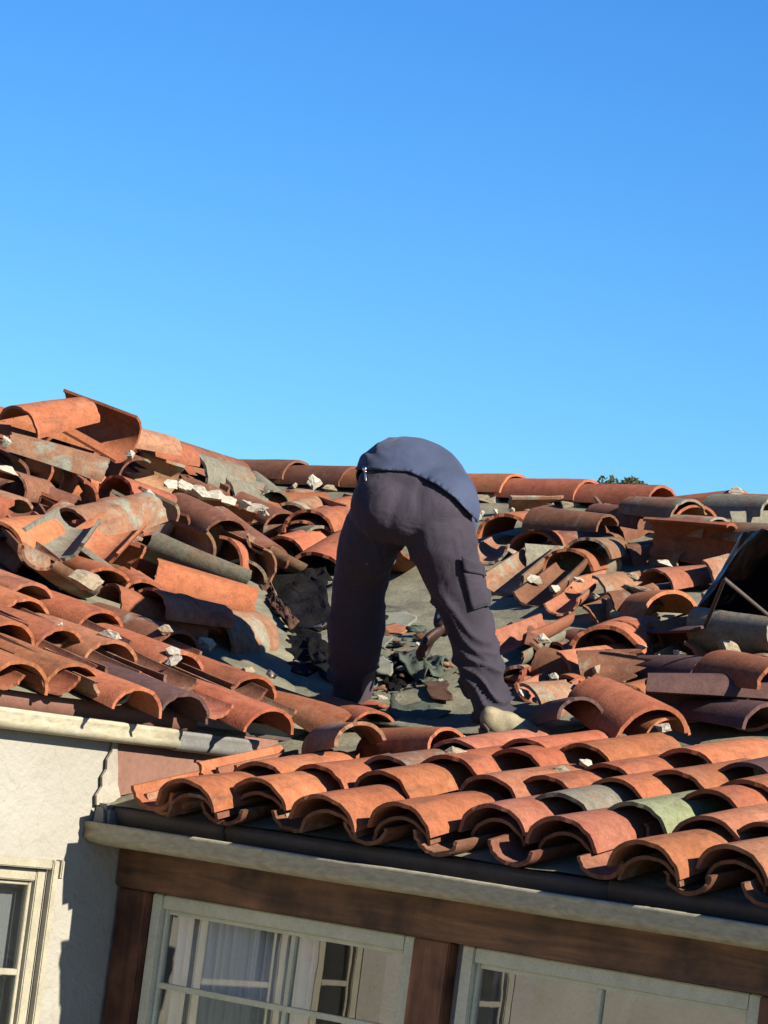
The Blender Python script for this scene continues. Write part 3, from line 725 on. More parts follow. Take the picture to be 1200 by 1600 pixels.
#   (slope, A px, A py, B px, B py, height, roll, clay, label, width[, height of B])
LOOSE = [
 ('L', 30, 655, 135, 632, .30, 0, 'or', 'broad orange tile at the very top of the left heap, against the sky', .27),
 ('L', 180, 692, 25, 645, .20, 0, 'or', 'long orange tile under the tipped hollow tile at the top of the left heap', .28),
 ('L', 205, 690, 95, 638, .34, 98, 'or', 'tile tipped on edge with its dark hollow turned down, high on the left heap', .25),
 ('L', 165, 735, 15, 685, .24, 5, 'tn', 'long brown orange tile with a white mortared mouth at the far left of the heap', .27),
 ('L', 175, 672, 270, 690, .34, 0, 'tn', 'tan tile with a dark mouth, upper of the pair by the skyline', .22),
 ('L', 200, 688, 297, 705, .26, 0, 'or', 'orange tile with a rounded end, lower of the pair by the skyline', .25),
 ('L', 235, 722, 290, 722, .14, 20, 'rd', None, .22),
 ('L', 205, 735, 165, 712, .20, -60, 'br', None, .20),
 ('L', 300, 728, 385, 742, .20, 12, 'gy', 'flat grey lichen covered tile at the skyline right of the orange pair', .30),
 ('L', 345, 760, 425, 765, .14, 8, 'gy', 'lichen grey tile lying below the flat grey one near the ridge', .24),
 ('L', 432, 778, 398, 742, .16, 0, 'gy', 'small grey tile pointing at the viewer beside the left end of the ridge', .18),
 ('L', 85, 748, 165, 772, .12, 75, 'or', None, .24),
 ('L', 20, 752, 75, 760, .14, 15, 'br', None, .20),
 ('L', 185, 762, 290, 790, .16, 0, 'or', None, .26),
 ('L', 115, 818, 238, 782, .16, 0, 'tn', 'brown grey tile lying crosswise with its dark mouth at left, mid heap', .29),
 ('L', 0, 838, 78, 818, .12, 0, 'or', None, .28),
 ('L', 80, 855, 120, 820, .15, 172, 'gy', 'upturned grey trough showing its hollow at left of the heap', .27),
 ('L', 140, 865, 195, 822, .12, 178, 'or', 'upturned orange trough right beside the grey trough', .25),
 ('L', 232, 852, 385, 915, .17, 165, 'gy', 'large upturned grey green trough with an orange bare patch, running down to the felt', .30),
 ('L', 240, 905, 398, 942, .09, 60, 'rd', 'red tile lying on its side under the large upturned trough', .22),
 ('L', 238, 938, 350, 955, .14, 0, 'pk', 'smooth orange tile lying across the lower heap beside the thin felt edge', .22),
 ('L', 175, 930, 315, 975, .10, 0, 'or', 'orange tile running down from the pale rock', .22),
 ('L', 330, 985, 412, 975, .05, 14, 'tn', 'flat tan broken tile at the edge of the bare felt', .32),
 ('L', 360, 828, 285, 780, .17, 0, 'br', 'brown tile with its round mouth facing the worker, left of centre', .27),
 ('L', 425, 868, 345, 800, .13, 0, 'br', 'second brown tile with open mouth just right of the first', .25),
 ('L', 448, 880, 402, 855, .07, 178, 'tn', 'tan upturned tile pointing at the worker', .20),
 ('L', 420, 888, 345, 845, .09, 75, 'br', None, .20),
 ('L', 448, 815, 375, 775, .14, 0, 'br', None, .24),
 ('L', 172, 908, 112, 872, .08, 0, 'rd', 'red tile with its mouth behind the pale rock', .26),
 ('L', 70, 888, 8, 850, .08, 0, 'br', None, .26),
 ('L', 118, 912, 55, 878, .05, 176, 'tn', None, .24),
 ('L', 228, 925, 180, 892, .07, 0, 'br', None, .25),
 ('L', 352, 975, 290, 940, .05, 0, 'or', None, .25),
 ('R', 440, 855, 512, 828, .10, 0, 'or', 'rounded orange tile with a black mouth just left of the worker', .26),
 ('R', 490, 885, 545, 838, .05, 0, 'or', 'wide orange tile with a big black mouth close to the worker\'s left thigh', .34),
 ('R', 480, 815, 530, 800, .18, 0, 'or', 'upper of two nested arched tiles left of the worker\'s hip', .28),
 ('R', 468, 830, 520, 812, .13, 0, 'or', None, .25),
 ('R', 410, 800, 455, 790, .10, 20, 'br', None, .24),
 ('R', 612, 885, 650, 868, .05, 172, 'or', 'upturned orange fragment seen between the worker\'s thighs', .22),
 # right heap
 ('R', 788, 823, 832, 808, .10, 0, 'rd', 'red orange tile directly right of the worker\'s hip', .30),
 ('R', 838, 808, 948, 812, .20, 0, 'br', 'brown tile lying level under the ridge, half in shadow', .22),
 ('R', 1075, 796, 985, 784, .24, 0, 'tn', 'tan tile close under the ridge below the tree top', .22),
 ('R', 1085, 806, 1035, 806, .20, 0, 'or', 'orange arched tile end opening to the right under the ridge', .24),
 ('R', 1020, 808, 930, 795, .16, 0, 'br', None, .22),
 ('R', 1120, 823, 1025, 811, .20, 0, 'tn', None, .20),
 ('R', 1118, 790, 1210, 786, .12, 0, 'gy', 'grey tile on the ridge line at the right edge', .26),
 ('R', 1215, 834, 1110, 823, .20, 0, 'tn', None, .20),
 ('R', 1150, 850, 1018, 830, .14, 70, 'rd', 'bright red tile on its side whose lit edge runs to the black plastic', .26),
 ('R', 1078, 868, 980, 872, .06, 0, 'tn', None, .18),
 ('R', 1022, 905, 1118, 890, .08, 0, 'pk', 'pinkish tile with its end against the black plastic sheet', .22),
 ('R', 1045, 947, 955, 940, .12, 0, 'or', 'wide orange tile with mortar crumbs along its top, left of the black plastic', .31),
 ('R', 915, 858, 957, 848, .15, 0, 'tn', 'tan arched tile, upper of a close pair in the right heap', .25),
 ('R', 885, 876, 930, 870, .12, 0, 'or', 'orange arched tile, lower of a close pair in the right heap', .26),
 ('R', 833, 848, 879, 836, .09, 0, 'rd', 'red arched tile with a black mouth right of the first red tile by the hip', .27),
 ('R', 762, 868, 790, 850, .05, 178, 'tn', 'small upturned tan tile behind the worker\'s right pocket', .20),
 ('R', 785, 915, 850, 868, .05, 176, 'tn', 'upturned tan trough half filled with shade right of the worker\'s thigh', .24),
 ('R', 838, 935, 895, 890, .05, 172, 'br', 'upturned brown tile with a shadow crescent inside, right of the tan trough', .22),
 ('R', 878, 950, 914, 924, .06, 172, 'pk', None, .16),
 ('R', 785, 1008, 872, 975, .05, 176, 'pk', 'long pinkish upturned tile beside the worker\'s right knee', .24),
 ('R', 795, 1036, 868, 1000, .05, 165, 'gy', 'narrow grey tile beside the worker\'s right shin', .16),
 ('R', 780, 1066, 825, 1045, .04, 176, 'rd', None, .20),
 ('R', 943, 1003, 985, 975, .13, 0, 'or', 'orange tile arching over a deep black gap in the right heap', .32),
 ('R', 965, 990, 1010, 972, .13, 0, 'or', None, .25),
 ('R', 1115, 1008, 1005, 1004, .09, 60, 'dk', None, .24),
 ('R', 1085, 988, 1205, 998, .13, 100, 'gy', 'long grey green slab of tile below the black plastic', .20),
 ('R', 1125, 1040, 1218, 1048, .17, 0, 'or', 'bright orange tile at the right edge under the black plastic', .28),
 ('R', 1110, 1048, 1000, 1035, .08, 0, 'dk', None, .25),
 ('R', 1018, 1132, 926, 1072, .10, 0, 'or', 'big loose tile lying askew above the eave rows, a broken tile in its mouth', .34, .40),
 ('R', 1042, 1140, 985, 1112, .06, 0, 'or', 'broken tile nested in the mouth of the big loose tile', .22, .24),
 ('R', 1205, 1082, 1010, 1066, .10, 25, 'dk', 'long dark tile in shade right of the big loose tile', .30),
 ('R', 1210, 1125, 1090, 1105, .06, 20, 'dk', None, .30),
 ('R', 978, 1085, 1025, 1065, .06, 0, 'or', None, .18),
 ('R', 850, 1085, 898, 1060, .04, 178, 'pk', 'upturned pale pink tile left of the big loose tile', .24),
 ('R', 592, 1160, 695, 1148, .07, 0, 'rd', 'red tile lying level below the worker, between the feet', .24),
 ('L', 590, 1130, 510, 1095, .13, 0, 'or', None, .22),
 ('L', 602, 1122, 530, 1088, .10, 0, 'or', None, .24),
 ('R', 520, 1152, 560, 1140, .10, 0, 'tn', None, .26),
 ('R', 870, 1115, 905, 1100, .05, 0, 'dk', None, .24),
]
FILL = {'L': 'plain terracotta tile lying half buried in the left heap', 'R': 'plain terracotta tile lying half buried in the right heap'}
for e in LOOSE:
    loose(*e[:8], label=e[8] or FILL[e[0]], W=e[9], Lfix=e[10] if len(e) > 10 else None)
# filler tiles beneath, scattered over the stripped parts
def inside(poly, x, y):
    c = False; j = len(poly) - 1
    for i in range(len(poly)):
        xi, yi = poly[i]; xj, yj = poly[j]
        if (yi > y) != (yj > y) and x < (xj - xi) * (y - yi) / (yj - yi) + xi: c = not c
        j = i
    return c
PL = [(-30, 690), (120, 665), (300, 720), (400, 760), (440, 850), (390, 900), (330, 960), (200, 930), (60, 880), (-30, 860)]
PR = [(760, 790), (960, 795), (1220, 810), (1220, 1130), (1080, 1130), (880, 1120), (800, 1080), (800, 960), (860, 905), (750, 860)]
PR2 = [(400, 790), (560, 775), (560, 850), (470, 880)]
rng = random.Random(21)
def fill(sf, poly, n, hmin, hmax, shards=False):
    xs = [p[0] for p in poly]; ys = [p[1] for p in poly]; k = 0
    while k < n:
        x = rng.uniform(min(xs), max(xs)); y = rng.uniform(min(ys), max(ys))
        if not inside(poly, x, y): continue
        k += 1
        f = onR if sf == 'R' else onL; h = rng.uniform(hmin, hmax)
        nrm = NR if sf == 'R' else NL; up = upR if sf == 'R' else upL
        A = f(x, y, h); ax = Matrix.Rotation(rad(rng.gauss(0, 38)), 3, nrm) @ up; ax.z += rng.uniform(-.12, .12); ax.normalize()
        mk = rng.choice(['or', 'rd', 'br', 'tn', 'tn', 'pk', 'br', 'gy', 'br'])
        kind = 'shard' if shards else rng.choice(['loose', 'loose', 'shard'])
        me, L, R_ = tmesh(kind, rng.randint(0, 5), mk)
        o = bpy.data.objects.new('terracotta_tile', me); COL.objects.link(o)
        roll = rng.choice([0, 0, 180, 180, 60, -60, 100]) + rng.uniform(-15, 15)
        o.matrix_world = frame_mtx(A - ax * L / 2, A + ax, nrm, roll)
        tag(o, FILL[sf], 'tile', GL if sf == 'L' else GRr)
fill('L', PL, 48, 0.01, 0.05)
fill('R', PR, 46, 0.0, 0.035)
fill('R', PR, 12, 0.05, 0.10, True)
fill('L', PL, 12, 0.08, 0.14, True)
fill('R', PR2, 10, 0.04, 0.09)

# ------------------------------------------------------------------ loose mortar, felt scraps and debris
def rock(sf, px, py, h, s, mk, label, grp=None, name='mortar_lump', cat='mortar lump'):
    f = onR if sf == 'R' else onL
    o = lump(name, f(px, py, h), s, mk); tag(o, label, cat, grp); return o
GM = 'chunks of old bedding mortar'
rock('L', 132, 905, .17, (.085, .075, .06), 'mortar_dirty', 'pale broken rock of mortar lying above the lower left tile rows', GM)
rock('L', 233, 778, .26, (.05, .045, .055), 'mortar', 'white egg shaped mortar lump perched high on the left heap', GM)
rock('L', 207, 712, .30, (.06, .035, .03), 'mortar', 'small white mortar lump beside the tipped hollow tile', GM)
rock('R', 492, 756, .12, (.075, .04, .05), 'mortar', 'white curved mortar chunk on the ridge left of the worker', GM)
rock('R', 1140, 1016, .19, (.06, .06, .065), 'mortar_dirty', 'grey mortar lump at the end of the bright orange tile, right edge', GM)
rock('R', 998, 922, .20, (.12, .03, .025), 'mortar_dirty', 'crumbly mortar strip on the wide orange tile left of the plastic', GM)
rock('R', 712, 1178, .165, (.07, .05, .03), 'mortar_dirty', 'grey mortar lump on the third row of eave tiles', GM)
rock('R', 925, 1068, .14, (.10, .05, .03), 'mortar_dirty', 'mortar crust on the upper end of the big loose tile', GM)
rock('R', 1035, 1135, .12, (.05, .04, .03), 'mortar', 'white mortar crumbs in the mouth of the big loose tile', GM)
rock('L', 10, 690, .26, (.03, .03, .035), 'mortar', 'white mortar plug in the tile mouth at the far left', GM)
rock('L', 12, 735, .20, (.10, .04, .025), 'mortar', 'white mortar streak under the long tile at the far left', GM)
rock('L', 515, 0 + 862, .02, (.02, .02, .015), 'mortar_dirty', 'tiny mortar crumb in shade left of the worker', GM)
i = 0
for (px, py, s) in ((270, 757, .05), (290, 762, .07), (312, 768, .075), (335, 775, .07), (355, 782, .06), (378, 788, .055), (400, 793, .05), (415, 800, .05)):
    rock('L', px, py, .19, (s * 1.35, s * .8, s * .55), 'mortar', 'white mortar crumb in the pale line across the top of the left heap', 'line of white mortar on the left heap')
for (px, py, s) in ((748, 802, .05), (775, 800, .025), (800, 798, .03), (322, 1005, .05), (318, 985, .035), (598, 1092, .035), (618, 1088, .022), (688, 1063, .018), (651, 1018, .016), (652, 1006, .016), (545, 985, .02), (500, 1035, .025), (513, 1042, .022), (842, 970, .03), (985, 985, .02)):
    rock('R' if px > 330 else 'L', px, py, .05, (s, s * .8, s * .7), 'mortar', 'small white mortar crumb lying loose on the stripped roof', 'small mortar crumbs')

for (px, py, s) in ((800, 862, .04), (835, 905, .05), (865, 920, .045), (905, 905, .035), (930, 930, .045), (962, 960, .04), (990, 900, .05), (1040, 880, .04), (850, 1000, .05), (900, 1030, .05), (935, 1045, .04), (1000, 1010, .045), (870, 1060, .05), (1060, 1020, .04), (820, 1085, .045), (1105, 930, .05)):
    rock('R', px, py, .14, (s, s * .7, s * .5), random.choice(['mortar', 'mortar_dirty']), 'small pale mortar crumb caught between the tiles of the right heap', 'mortar crumbs in the right heap')
def sheet(name, pts, n, nrm, h, amp, fr, mat, seed, th=0.006):
    """an irregular crumpled sheet: polygon of slope points filled with a fine grid and creased"""
    c = sum(pts, Vector()) / len(pts)
    vs, fs = [], []
    m = len(pts); rings = n
    vs.append(c.copy())
    dense = []
    for i in range(m):
        for q in range(4): dense.append(pts[i].lerp(pts[(i + 1) % m], q / 4))
    k = len(dense)
    for r in range(1, rings + 1):
        for p in dense: vs.append(c.lerp(p, r / rings))
    for i in range(k): fs.append((0, 1 + i, 1 + (i + 1) % k))
    for r in range(rings - 1):
        for i in range(k):
            a = 1 + r * k; fs.append((a + i, a + k + i, a + k + (i + 1) % k, a + (i + 1) % k))
    for v in vs:
        q = v * fr + Vector((seed * 5.3, 0, 0))
        v += nrm * (h + amp * (1 - abs(noise.noise(q)) * 2) + amp * 0.6 * noise.noise(q * 2.7))
        v += 0.02 * Vector((noise.noise(q * 2 + Vector((3, 1, 0))), noise.noise(q * 2 + Vector((0, 7, 0))), 0))
    o = link(name, mesh(name, vs, fs), mat, smooth=True)
    return solid(o, th, 1.0)
P_ = lambda l, h=0.0, f=onR: [f(x, y, h) for x, y in l]
tag(sheet('tar_paper', P_([(395, 905), (440, 885), (480, 900), (510, 930), (520, 985), (500, 1005), (455, 995), (425, 960)]), 12, NR, 0.035, 0.03, 5, M['tar'], 1), 'creased black tar paper torn open in the valley left of the worker', 'tar paper')
tag(sheet('tar_paper', P_([(420, 985), (460, 990), (500, 1010), (520, 1050), (480, 1075), (440, 1055), (405, 1025)]), 10, NR, 0.03, 0.025, 6, M['tar'], 2), 'dark torn paper below the creased sheet, beside the left trouser leg', 'tar paper')
tag(sheet('felt_scrap', P_([(360, 1022), (400, 1018), (450, 1032), (488, 1058), (462, 1060), (400, 1042)]), 8, NR, 0.03, 0.012, 4, M['felt_light'], 3), 'grey green felt flap lying over the left row tiles', 'felt scrap')
tag(sheet('felt_scrap', P_([(625, 1055), (665, 1040), (700, 1052), (695, 1075), (665, 1085), (640, 1078)]), 8, NR, 0.05, 0.05, 9, M['felt_green'], 4), 'crumpled dark green felt scrap between the worker\'s feet', 'felt scrap')
tag(sheet('felt_scrap', P_([(610, 1100), (640, 1095), (690, 1105), (705, 1130), (660, 1142), (612, 1138)]), 8, NR, 0.03, 0.02, 7, M['felt_green'], 5), 'flat green felt scrap just above the red tile', 'felt scrap')
tag(sheet('felt_scrap', P_([(660, 1090), (700, 1085), (708, 1118), (680, 1118)]), 6, NR, 0.06, 0.012, 7, M['rust'], 6), 'brown curled scrap left of the right trouser hem', 'felt scrap')
tag(sheet('felt_scrap', P_([(582, 1060), (600, 1050), (618, 1060), (614, 1082), (590, 1080)]), 5, NR, 0.07, 0.008, 4, M['felt_light'], 7), 'olive angular felt scrap beside the left trouser leg', 'felt scrap')
tag(sheet('felt_scrap', P_([(598, 975), (630, 972), (650, 980), (640, 995), (600, 995)]), 5, NR, 0.05, 0.006, 4, M['felt_light'], 8), 'pale green stiff scrap by the worker\'s hand', 'felt scrap')
tag(sheet('felt_scrap', P_([(588, 1030), (600, 1015), (612, 1018), (605, 1038)]), 5, NR, 0.06, 0.006, 4, M['felt_light'], 9), 'small pale scrap standing by the inner side of the left trouser leg', 'felt scrap')
tag(sheet('felt_scrap', P_([(600, 998), (620, 992), (640, 998), (630, 1006), (602, 1006)]), 5, NR, 0.05, 0.006, 4, M['pk'], 10), 'pink chip of clay just left of the worker\'s hand', 'tile chip')
tag(sheet('felt_scrap', P_([(410, 920), (425, 935), (445, 975), (470, 1000), (455, 1005), (425, 975), (405, 940)]), 8, NR, 0.06, 0.03, 11, M['rust'], 11), 'rusty crust of rotten wood along the torn paper', 'felt scrap')
tag(sheet('tar_paper', P_([(455, 870), (500, 885), (520, 915), (505, 930), (470, 905)]), 8, NR, 0.03, 0.025, 8, M['tar'], 31), 'small torn tongue of black paper under the wide orange tile', 'tar paper')
tag(sheet('tar_paper', P_([(575, 1035), (610, 1028), (640, 1040), (655, 1062), (620, 1078), (585, 1062)]), 8, NR, 0.025, 0.03, 9, M['tar'], 32), 'black torn paper between the trouser legs', 'tar paper')
tag(sheet('tar_paper', P_([(600, 1075), (640, 1070), (655, 1092), (610, 1100)]), 8, NR, 0.03, 0.025, 10, M['tar'], 33), 'ragged black paper just above the flat green felt scrap', 'tar paper')
tag(sheet('tar_paper', P_([(480, 1020), (520, 1030), (548, 1065), (530, 1092), (495, 1075)]), 8, NR, 0.05, 0.03, 9, M['tar'], 34), 'black paper crumpled against the left trouser hem', 'tar paper')
# lapped strips of felt on the stripped deck
for q, (y0, x0, x1) in enumerate(((1.05, -0.75, 1.05), (1.85, -1.25, 0.4), (2.65, -1.8, 0.2), (3.4, -2.2, -0.2))):
    pts = [Vector((x0 + (x1 - x0) * a, y0 + 0.03 * math.sin(a * 7 + q) + b * 0.88, 0)) for (a, b) in ((0, 0), (.25, -.02), (.5, .02), (.75, 0), (1, 0.03), (1, 1), (.5, 1), (0, 1))]
    for p in pts: p.z = zR(p.y)
    tag(sheet('felt_strip', pts, 10, NR, 0.026 - q * 0.003, 0.014, 2.6, M['felt'], 20 + q), ['lowest felt strip on the stripped slope, around the right shoe', 'second felt strip up the stripped slope, behind the hand', 'third felt strip up, between the worker\'s thighs', 'topmost felt strip, near the tiles behind the worker'][q], 'felt strip', 'lapped felt strips on the stripped slope')
rng2 = random.Random(5)
for q in range(46):
    px = rng2.gauss(620, 55); py = rng2.gauss(1050, 42)
    if not (500 < px < 720 and 960 < py < 1140): continue
    c = onR(px, py, 0.0); r = rng2.uniform(.02, .055)
    pts = [c + Vector((r * math.cos(a + rng2.uniform(-.3, .3)), r * math.sin(a), T * r * math.sin(a))) for a in (0, 1.2, 2.4, 3.7, 5.0)]
    mk = rng2.choice(['tar', 'felt_green', 'rust', 'tar', 'felt_light', 'br', 'rust'])
    o = sheet('debris_chip', pts, 2, (NR + Vector((rng2.uniform(-.5, .5), rng2.uniform(-.5, .5), 0))).normalized(), 0.03 + rng2.uniform(0, .03), 0.02, 14, M[mk], q, 0.008)
    tag(o, 'small chip of torn felt and rotten wood littering the felt at the worker\'s feet', 'debris', 'debris at the worker\'s feet')

# black plastic: a crumpled sheet, thrown over two sticks
def tarp():
    """black film bunched up: long sharp folds running to the corners over a slack body"""
    vs, fs = [], []; nu, nv = 90, 70
    cor = {(0, 0): onR(1062, 998, .03), (1, 0): onR(1300, 1012, .03), (1, 1): onR(1300, 806, .72), (0, 1): onR(1152, 852, .46)}
    rg = random.Random(4)
    folds = [(rg.uniform(0, math.pi), rg.uniform(.1, .9), rg.choice([-1, 1, 1]) * rg.uniform(.05, .11), rg.uniform(.16, .34)) for _ in range(9)]
    for i in range(nu + 1):
        for j in range(nv + 1):
            u, v = i / nu, j / nv
            p = cor[0, 0] * (1 - u) * (1 - v) + cor[1, 0] * u * (1 - v) + cor[1, 1] * u * v + cor[0, 1] * (1 - u) * v
            k = 0.03 * math.sin(math.pi * v)
            for (an, off, am, wd) in folds:
                q = u * math.cos(an) + v * math.sin(an) - off * (abs(math.cos(an)) + abs(math.sin(an))) * .9 + .03 * noise.noise(Vector((u * 2, v * 2, an)))
                k += am * max(0, 1 - abs(q) / wd) * (0.75 + 0.5 * noise.noise(Vector((u * 1.6, v * 1.6, an * 7))))
            k += 0.022 * (1 - 2.4 * abs(noise.noise(Vector((u * 5, v * 4, 2.0))))) + 0.010 * (1 - 2 * abs(noise.noise(Vector((u * 11, v * 9, 8.0))))) + 0.002 * noise.noise(Vector((u * 24, v * 20, 5.0)))
            k *= min(1, 0.3 + 7 * min(u, v, 1 - v))
            vs.append(p + Vector((0.40, -0.62, 0.62)) * k * .8)
    for i in range(nu):
        for j in range(nv):
            a = i * (nv + 1) + j; fs.append((a, a + nv + 1, a + nv + 2, a + 1))
    o = link('plastic_sheet', mesh('plastic_sheet', vs, fs), M['black'], smooth=True); solid(o, 0.003)
    return tag(o, 'crumpled black plastic sheet bunched on the tiles at the right edge', 'plastic sheet')
tarp()
def stick(a, b, r, mat, label):
    d = (b - a); bm = bmesh.new(); bmesh.ops.create_cone(bm, cap_ends=True, segments=10, radius1=r, radius2=r * .8, depth=d.length)
    bmesh.ops.bevel(bm, geom=[e for e in bm.edges if len(e.link_faces) == 2 and any(len(f.verts) > 4 for f in e.link_faces)], offset=r * .3, segments=1, affect='EDGES')
    o = link('batten', bm_mesh('batten', bm), mat, smooth=False)
    o.matrix_world = Matrix.Translation((a + b) / 2) @ d.to_track_quat('Z', 'Y').to_matrix().to_4x4()
    tag(o, label, 'batten'); return o
stick(onR(1102, 978, .22), onR(1132, 905, .52), 0.009, M['drip'], 'thin dark batten standing up against the black plastic')
stick(onR(1131, 904, .53), onR(1205, 965, .34), 0.009, M['drip'], 'thin batten slanting down across the black plastic')

# ------------------------------------------------------------------ the worker
def catmull(ps, n):
    out = []
    for i in range(len(ps) - 1):
        p0 = ps[max(i - 1, 0)]; p1 = ps[i]; p2 = ps[i + 1]; p3 = ps[min(i + 2, len(ps) - 1)]
        for k in range(n):
            t = k / n
            out.append([0.5 * ((2 * b) + (-a + c) * t + (2 * a - 5 * b + 4 * c - d) * t * t + (-a + 3 * b - 3 * c + d) * t ** 3) for a, b, c, d in zip(p0, p1, p2, p3)])
    out.append(list(ps[-1])); return out
WR, WF = _R0.copy(), Vector((-math.sin(YAW), math.cos(YAW), 0)); WU = Vector((0, 0, 1))
def tube(bm, knots, n=6, seg=22):
    """knots: (Vector, r across, r along view/other); closed smooth limb"""
    ps = catmull([(k[0].x, k[0].y, k[0].z, k[1], k[2]) for k in knots], n)
    rings = []
    for i, q in enumerate(ps):
        c = Vector(q[:3]); a = Vector(ps[max(i - 1, 0)][:3]); b = Vector(ps[min(i + 1, len(ps) - 1)][:3])
        t = (b - a).normalized(); x = WR - t * WR.dot(t)
        if x.length < 0.2: x = WF - t * WF.dot(t)
        x.normalize(); y = t.cross(x)
        rings.append([bm.verts.new(c + x * q[3] * math.cos(s * 2 * math.pi / seg) + y * q[4] * math.sin(s * 2 * math.pi / seg)) for s in range(seg)])
    for i in range(len(rings) - 1):
        for s in range(seg):
            bm.faces.new((rings[i][s], rings[i][(s + 1) % seg], rings[i + 1][(s + 1) % seg], rings[i + 1][s]))
    bm.faces.new(rings[0][::-1]); bm.faces.new(rings[-1])
def ellip(bm, c, rx, ry, rz, rot=None):
    r = bmesh.ops.create_uvsphere(bm, u_segments=24, v_segments=16, radius=1.0)
    R_ = rot or Matrix((WR, WF, WU)).transposed()
    for v in r['verts']: v.co = c + R_ @ Vector((v.co.x * rx, v.co.y * ry, v.co.z * rz))
def remeshed(name, bm, vox, smooth=3):
    bmesh.ops.recalc_face_normals(bm, faces=bm.faces[:])
    me = bpy.data.meshes.new(name); bm.to_mesh(me); bm.free()
    o = bpy.data.objects.new(name, me); COL.objects.link(o)
    md = o.modifiers.new('r', 'REMESH'); md.mode = 'VOXEL'; md.voxel_size = vox
    sm = o.modifiers.new('s', 'SMOOTH'); sm.factor = 0.5; sm.iterations = smooth
    dg = bpy.context.evaluated_depsgraph_get(); dg.update()
    out = bpy.data.meshes.new_from_object(o.evaluated_get(dg))
    bpy.data.objects.remove(o); bpy.data.meshes.remove(me)
    for p in out.polygons: p.use_smooth = True
    return out
D0 = 14.28
def W_(px, py, dd=0.0): return at_depth(px, py, D0 + dd)
foot_r = onR(775, 1150, 0.0)
worker = bpy.data.objects.new('person', None); COL.objects.link(worker); worker.location = onR(660, 1120, 0.0)
bpy.context.view_layer.update()
tag(worker, 'roofer seen from behind, bent double in dark cargo trousers and a slate blue shirt', 'person')
IP = Matrix.Translation(-worker.location)
def wpart(name, me, mat, parent=None, smooth=True):
    o = link(name, me, mat, parent or worker, smooth)
    if parent is None: o.matrix_parent_inverse = IP
    return o
# trousers
bm = bmesh.new()
tube(bm, [(W_(772, 1122, .0), .074, .085), (W_(768, 1100, .0), .079, .09), (W_(748, 1040, -.01), .086, .092), (W_(727, 970, -.03), .091, .096), (W_(708, 905, -.06), .112, .115), (W_(690, 845, -.08), .135, .14), (W_(668, 795, -.05), .14, .15)])
tube(bm, [(W_(551, 1092, .56), .062, .078), (W_(548, 1065, .47), .080, .088), (W_(556, 1005, .31), .108, .10), (W_(558, 955, .24), .110, .11), (W_(565, 895, .16), .108, .12), (W_(580, 845, .06), .122, .14), (W_(608, 795, .02), .14, .15)])
ellip(bm, W_(605, 792, -.04), .140, .17, .150); ellip(bm, W_(678, 800, -.05), .150, .17, .155)
ellip(bm, W_(640, 775, .02), .205, .17, .125); ellip(bm, W_(640, 800, -.085), .17, .13, .13); ellip(bm, W_(640, 760, -.03), .20, .14, .09)
trm = remeshed('trousers', bm, 0.008, 6)
def wrinkle(me, amt, fields):
    """cloth folds: long ridges that follow the drag of the cloth, strongest where fields say"""
    nr = [v.normal.copy() for v in me.vertices]
    for v, n_ in zip(me.vertices, nr):
        p = Vector((v.co.dot(WR), v.co.dot(WF), v.co.z))
        a = 0
        for (c, rr, k, fr, dirn) in fields:
            d = (v.co - c).length / rr
            if d < 1: a += k * (1 - d * d) * ((1 - abs(noise.noise(Vector((p.dot(dirn) * fr + 1.5 * noise.noise(p * 5), p.x * 1.7, p.y * 2)))) * 1.6) ** 3 * 1.8 - .5)
        a += 0.35 * noise.noise(p * 9) + 0.2 * noise.noise(p * 19)
        v.co += n_ * amt * a
dv = lambda x, y, z: Vector((x, y, z)).normalized()
wrinkle(trm, 0.0135, [(W_(770, 1080), .22, 1.3, 16, dv(.25, 0, 1)), (W_(730, 960), .25, 1.2, 13, dv(.7, 0, .8)), (W_(680, 850), .22, 1.0, 14, dv(-.5, 0, 1)),
                     (W_(552, 1050, .5), .22, 1.3, 14, dv(-.5, 0, 1)), (W_(562, 930, .35), .25, 1.1, 12, dv(.6, 0, .9)), (W_(600, 830), .2, 0.7, 12, dv(.8, 0, .5)), (W_(640, 770), .22, .5, 10, dv(.2, 0, 1))])
trs = wpart('trousers', trm, M['trouser'])
def surf_patch(pts, off, th, name, mat, parent):
    pass
# cargo pocket with flap on the right thigh
def pocket(poly, dd, n, off, name, th):
    bm = bmesh.new()
    c = [W_(x, y, dd) for x, y in poly]
    grid = []
    for i in range(n + 1):
        row = []
        for j in range(n + 1):
            u, v = i / n, j / n
            p = (c[0] * (1 - u) + c[1] * u) * (1 - v) + (c[3] * (1 - u) + c[2] * u) * v
            row.append(bm.verts.new(p))
        grid.append(row)
    for i in range(n):
        for j in range(n): bm.faces.new((grid[i][j], grid[i + 1][j], grid[i + 1][j + 1], grid[i][j + 1]))
    me = bm_mesh(name, bm)
    from mathutils.bvhtree import BVHTree
    tree = BVHTree.FromPolygons([v.co for v in trm.vertices], [tuple(p.vertices) for p in trm.polygons])
    for v in me.vertices:
        hit = tree.ray_cast(CAM, (v.co - CAM).normalized())
        if hit[0] is None: hit = tree.find_nearest(v.co)
        v.co = hit[0] + hit[1] * off
    o = wpart(name, me, M['trouser'], trs); solid(o, th, 0.0)
    return o
pocket([(722, 893), (757, 888), (764, 945), (735, 952)], -.12, 8, 0.010, 'cargo_pocket', 0.014)
pocket([(718, 868), (754, 884), (757, 902), (722, 890)], -.12, 6, 0.021, 'pocket_flap', 0.006)
